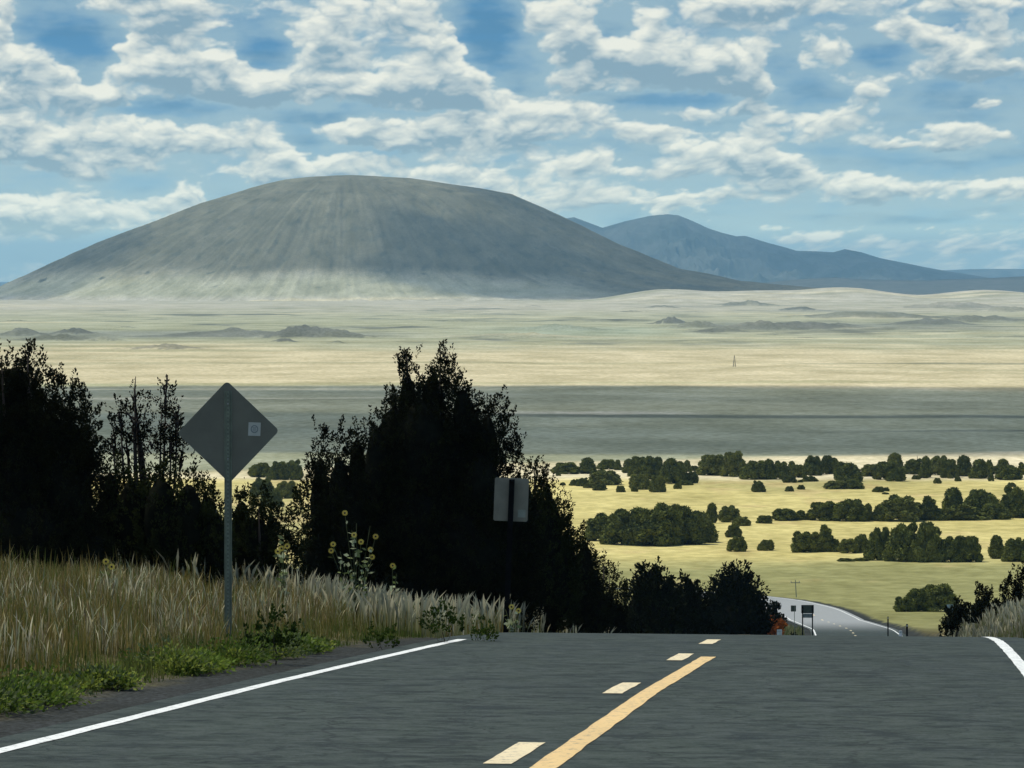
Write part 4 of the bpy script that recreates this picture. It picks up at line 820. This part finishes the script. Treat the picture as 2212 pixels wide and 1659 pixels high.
# leafy green weeds hugging the asphalt
M_weed = grass_mat('green_weeds')
VV = []; FF = []; CC = []; n0 = 0
for i in range(620):
    yy = 22 + 42 * rng.random() ** 1.1; big = fbm(np.array([yy / 1.5]), np.array([.5]), 81, 3)[0]; dist = 5.25 + abs(rng.normal()) * .27
    if rng.random() > float(sst(big * 2.2 + np.interp(yy, [22, 34, 40, 64], [.35, .35, .1, -.5]), .05, .6)): continue
    s_ = float(road_s(yy)); xx = float(road_x(yy)) - dist * math.sqrt(1 + s_ * s_); g = gz(xx, yy); r = (.12 + .28 * rng.random() ** 1.5) * (1.25 if big > .15 else .9); m = int(110 + 120 * rng.random())
    u = unit(rng.normal(size=(m, 3))); u[:, 2] = np.abs(u[:, 2]); b_ = np.array([xx, yy, g + .02]) + u * r * np.array([1.25, 1.25, .75]) * (.35 + .65 * rng.random((m, 1)))
    dr = unit(u + rng.normal(size=(m, 3)) * .5 + np.array([0, 0, .15])); v_, f_ = leaves(rng, b_, dr, .035 + .045 * rng.random(m), .009 + .010 * rng.random(m)); VV.append(v_); FF.append(f_ + n0); n0 += len(v_)
    c_ = np.array([(.11, .16, .02), (.06, .10, .013), (.20, .24, .04), (.10, .13, .05)][rng.integers(4)]) * (.75 + .5 * rng.random()); CC.append(np.repeat(c_[None] * (.7 + .6 * rng.random((m, 1))), 4, 0))
tag(mesh_np('roadside_weeds', np.concatenate(VV), np.concatenate(FF), M_weed, col=np.concatenate(CC)), kind='stuff')
# dark green bushes within the verge
for i, (px_, v, D_, r, lb) in enumerate(((592/2.16, 648, 43.5, .26, 'dark leafy shrub at the asphalt edge below the sunflowers'), (955/2.16, 632, 50, .22, 'small dark shrub at the road edge left of the crest'), (1043/2.16, 636, 51, .13, 'tiny dark shrub nearest the crest on the left verge'), (820/2.16, 646, 47.5, .15, 'small dark shrub between the sunflowers and the white line'))):
    s = D_ / F; x0 = (px_ - 512) * s; near_tree('shrub', lb, [(px_, v - r * 1.7 / s, r / s, v + 3), (px_ - r / s * .6, v - r * 1.1 / s, r / s * .7, v + 3), (px_ + r / s * .7, v - r * 1.0 / s, r / s * .6, v + 3)], D_, 90 + i, dens=1.3, mat=leaf_mat('verge_shrub_foliage', (.03, .055, .012), trans=.3), core=False, tl=.10, leaf=.045, nl=12, base=(x0, D_), group='dark shrubs on the left verge', cat='shrub')
# sunflowers
M_stem = simple('sunflower_stem', (.05, .065, .02)); M_sleaf = grass_mat('sunflower_leaf'); M_petal = simple('sunflower_petal', (.85, .62, .10), rough=.6, var=.2); M_eye = simple('sunflower_eye', (.03, .018, .01))
def sunflower(label, px_, D_, stems, seed):
    rg = np.random.default_rng(seed); s = D_ / F; x0 = (px_ - 512) * s; g = gz(x0, D_); r_ = tag(empty('sunflower', (x0, D_, g)), label, 'sunflower', 'wild sunflowers on the left verge')
    st = MB(); LV = []; LD = []; LL = []
    for (hx_, hv, flower) in stems:
        tx, tz, ty = (hx_ - px_) * s, -(hv - HV) * s - g, rg.uniform(-.2, .2)
        pts = [(0, 0, 0), (tx * .25, ty * .3, tz * .4), (tx * .7, ty * .8, tz * .75), (tx, ty, tz)]; st.tube(pts, [.009, .006, .004, .003], 5)
        for k_ in range(7):
            t_ = .25 + .7 * rg.random(); b_ = np.array([tx * t_, ty * t_, tz * t_]); LV.append(b_); LD.append(unit(np.array([rg.normal(), rg.normal() * .6, rg.uniform(-.2, .8)]))); LL.append(.07 + .06 * rg.random())
        if flower:
            fm = MB(); r0, r1 = .016, .052; fx = rg.uniform(-.5, .5)
            for k_ in range(13):
                a = 2 * math.pi * k_ / 13; a1, a2 = a - .2, a + .2; c = lambda rr_, an: (tx + rr_ * math.cos(an), ty - .012 + rr_ * math.cos(an) * fx * .4, tz + rr_ * math.sin(an) * .95)
                fm.add([c(r0, a1), c(r1 * .75, a1), c(r1, a), c(r1 * .75, a2), c(r0, a2)], [(0, 1, 2, 3, 4)])
            fo = fm.build('flower_head', M_petal, r_); em = MB().tube([(tx, ty - .006, tz), (tx, ty - .022, tz)], [.019, .013], 9).build('flower_eye', M_eye, fo)
    st.build('stem', M_stem, r_, smooth=True)
    v_, f_ = leaves(rg, np.array(LV), np.array(LD), np.array(LL), np.array(LL) * .32); cc = np.repeat(pal(len(LV), [(.20, .24, .09), (.36, .40, .24), (.12, .16, .05)], (2, 2, 1)), 4, 0)
    mesh_np('foliage', v_, f_, M_sleaf, parent=r_, col=cc)
T_ = lambda L: [(a * q, b_ * q, f) for a, b_, f in L]
sunflower('tallest wild sunflower with several yellow heads before the big black juniper', 770 * q, 60., T_([(745,1108,1),(770,1130,0),(765,1155,1),(812,1158,1),(800,1188,1),(803,1205,1),(760,1145,0),(780,1170,1),(720,1175,1),(735,1190,0),(715,1190,1),(800,1135,0),(750,1215,0)]), 1)
sunflower('small wild sunflower with three heads left of the tallest one', 612 * q, 57., T_([(601,1190,1),(608,1185,1),(620,1180,1),(614,1150,0),(623,1198,0)]), 2)
sunflower('single-headed wild sunflower right of the tallest one', 848 * q, 63., T_([(849,1220,1),(856,1240,0)]), 3)
sunflower('low wild sunflower in the grass near the left black juniper', 228 * q, 52., T_([(226,1215,1),(240,1225,1),(218,1226,0)]), 4)
sunflower('wild sunflower at the grass edge left of the crest', 1108 * q, 62., T_([(1092,1318,0),(1105,1312,1),(1120,1320,1)]), 5)
# ---------------------------------------------------------------- clouds overhead that shade parts of the land
m_, T, b = newmat('cloud_white'); b.inputs['Base Color'].default_value = (.85, .86, .88, 1); b.inputs['Roughness'].default_value = 1.0
nz = T.noise(T.n('ShaderNodeTexCoord').outputs['Object'], .004, 5.0); T.put(b.inputs['Base Color'], T.mix(nz.outputs['Fac'], (.8, .82, .86, 1), (.9, .9, .9, 1)))
tr = T.n('ShaderNodeBsdfTransparent'); ms = T.n('ShaderNodeMixShader')
T.put(ms.inputs[0], T.m('MULTIPLY', T.smooth(nz.outputs['Fac'], .3, .7, .34, .56), T.sep(T.n('ShaderNodeAttribute', attribute_name='tint').outputs['Color'])[0])); T.t.links.new(tr.outputs[0], ms.inputs[1]); T.t.links.new(b.outputs[0], ms.inputs[2])
T.t.links.new(ms.outputs[0], m_.node_tree.nodes['Material Output'].inputs['Surface'])
M_cloud = m_
M_thin = m_.copy(); M_thin.name = 'cloud_thin'
for nd in M_thin.node_tree.nodes:
    if nd.type == 'MAP_RANGE': nd.inputs[3].default_value, nd.inputs[4].default_value = .22, .48
def cloud(tx, ty, tz, rx, ry, alt=1650.0, seed=0, rot=0.0, wob=.35, soft=.55):
    """a flat-based heap whose shadow falls on (tx, ty, tz)"""
    t = (alt - tz) / sdir[2]; cx, cy = tx + sdir[0] * t, ty + sdir[1] * t
    na, nr = 72, 22; V = []; Q = []
    th = np.linspace(0, 2 * np.pi, na, endpoint=False)
    rim = 1 + wob * fbm(np.cos(th) * 1.6 + seed * 3.1, np.sin(th) * 1.6, 500 + seed, 5) * 1.5
    for lay in (0, 1):
        for j in range(nr):
            q = j / (nr - 1); X = np.cos(th) * rim * q * rx; Y = np.sin(th) * rim * q * ry
            hgt = np.sqrt(np.clip(1 - q * q, 0, 1)) * min(rx, ry) * .45 * (1 + .6 * fbm(X / 160 + seed, Y / 160, 600 + seed, 4))
            Z = hgt if lay else -hgt * .12
            Q.append(np.full(na, float(sst(1 - q, 0, soft)))); V.append(np.stack([X * math.cos(rot) - Y * math.sin(rot) + cx, X * math.sin(rot) + Y * math.cos(rot) + cy, np.broadcast_to(Z, X.shape) + alt], -1))
    V = np.concatenate(V); Fq = []
    for lay in (0, 1):
        o_ = lay * nr * na
        for j in range(nr - 1):
            for i in range(na): Fq.append((o_ + j * na + i, o_ + j * na + (i + 1) % na, o_ + (j + 1) * na + (i + 1) % na, o_ + (j + 1) * na + i))
    tag(mesh_np('cloud', V, Fq, M_cloud if alt > 2600 or alt < 2000 or seed == 2 else M_thin, smooth=True, col=np.repeat(np.concatenate(Q)[:, None], 3, 1)), kind='structure')
cloud(250, 1315, -48, 1500, 350, seed=1, wob=.12, rot=-.03, soft=.06)                 # over the grey band of the plain
cloud((560 - 512) / F * 8300, 8330, 0, 450, 350, 2300, seed=2, rot=-.15, soft=.28)     # right flank of the hill
cloud((665 - 512) / F * 8700, 8750, 0, 430, 420, 2300, seed=6, soft=.3)
cloud((40 - 512) / F * 9000, 9000, 40, 330, 700, 2300, seed=3, soft=.3)
cloud((855 - 512) / F * 20000, 19300, 60, 1020, 1200, 2900, seed=4)
cloud((600 - 512) / F * 20000, 18900, 30, 420, 500, 2900, seed=7)
cloud((880 - 512) / F * 14000, 14200, -20, 1700, 500, 2500, seed=5)
# ---------------------------------------------------------------- air
m_ = bpy.data.materials.new('air'); m_.use_nodes = True; m_.node_tree.nodes.clear(); T = NT(m_.node_tree)
vol = T.n('ShaderNodeVolumePrincipled'); vol.inputs['Color'].default_value = (.42, .79, 1.0, 1); vol.inputs['Density'].default_value = HD; vol.inputs['Anisotropy'].default_value = .1
T.t.links.new(vol.outputs[0], T.n('ShaderNodeOutputMaterial').inputs['Volume'])
hzm = MB().box((0, 15900, 174), (66000, 67000, 552)).build('haze', m_); tag(hzm, kind='stuff')
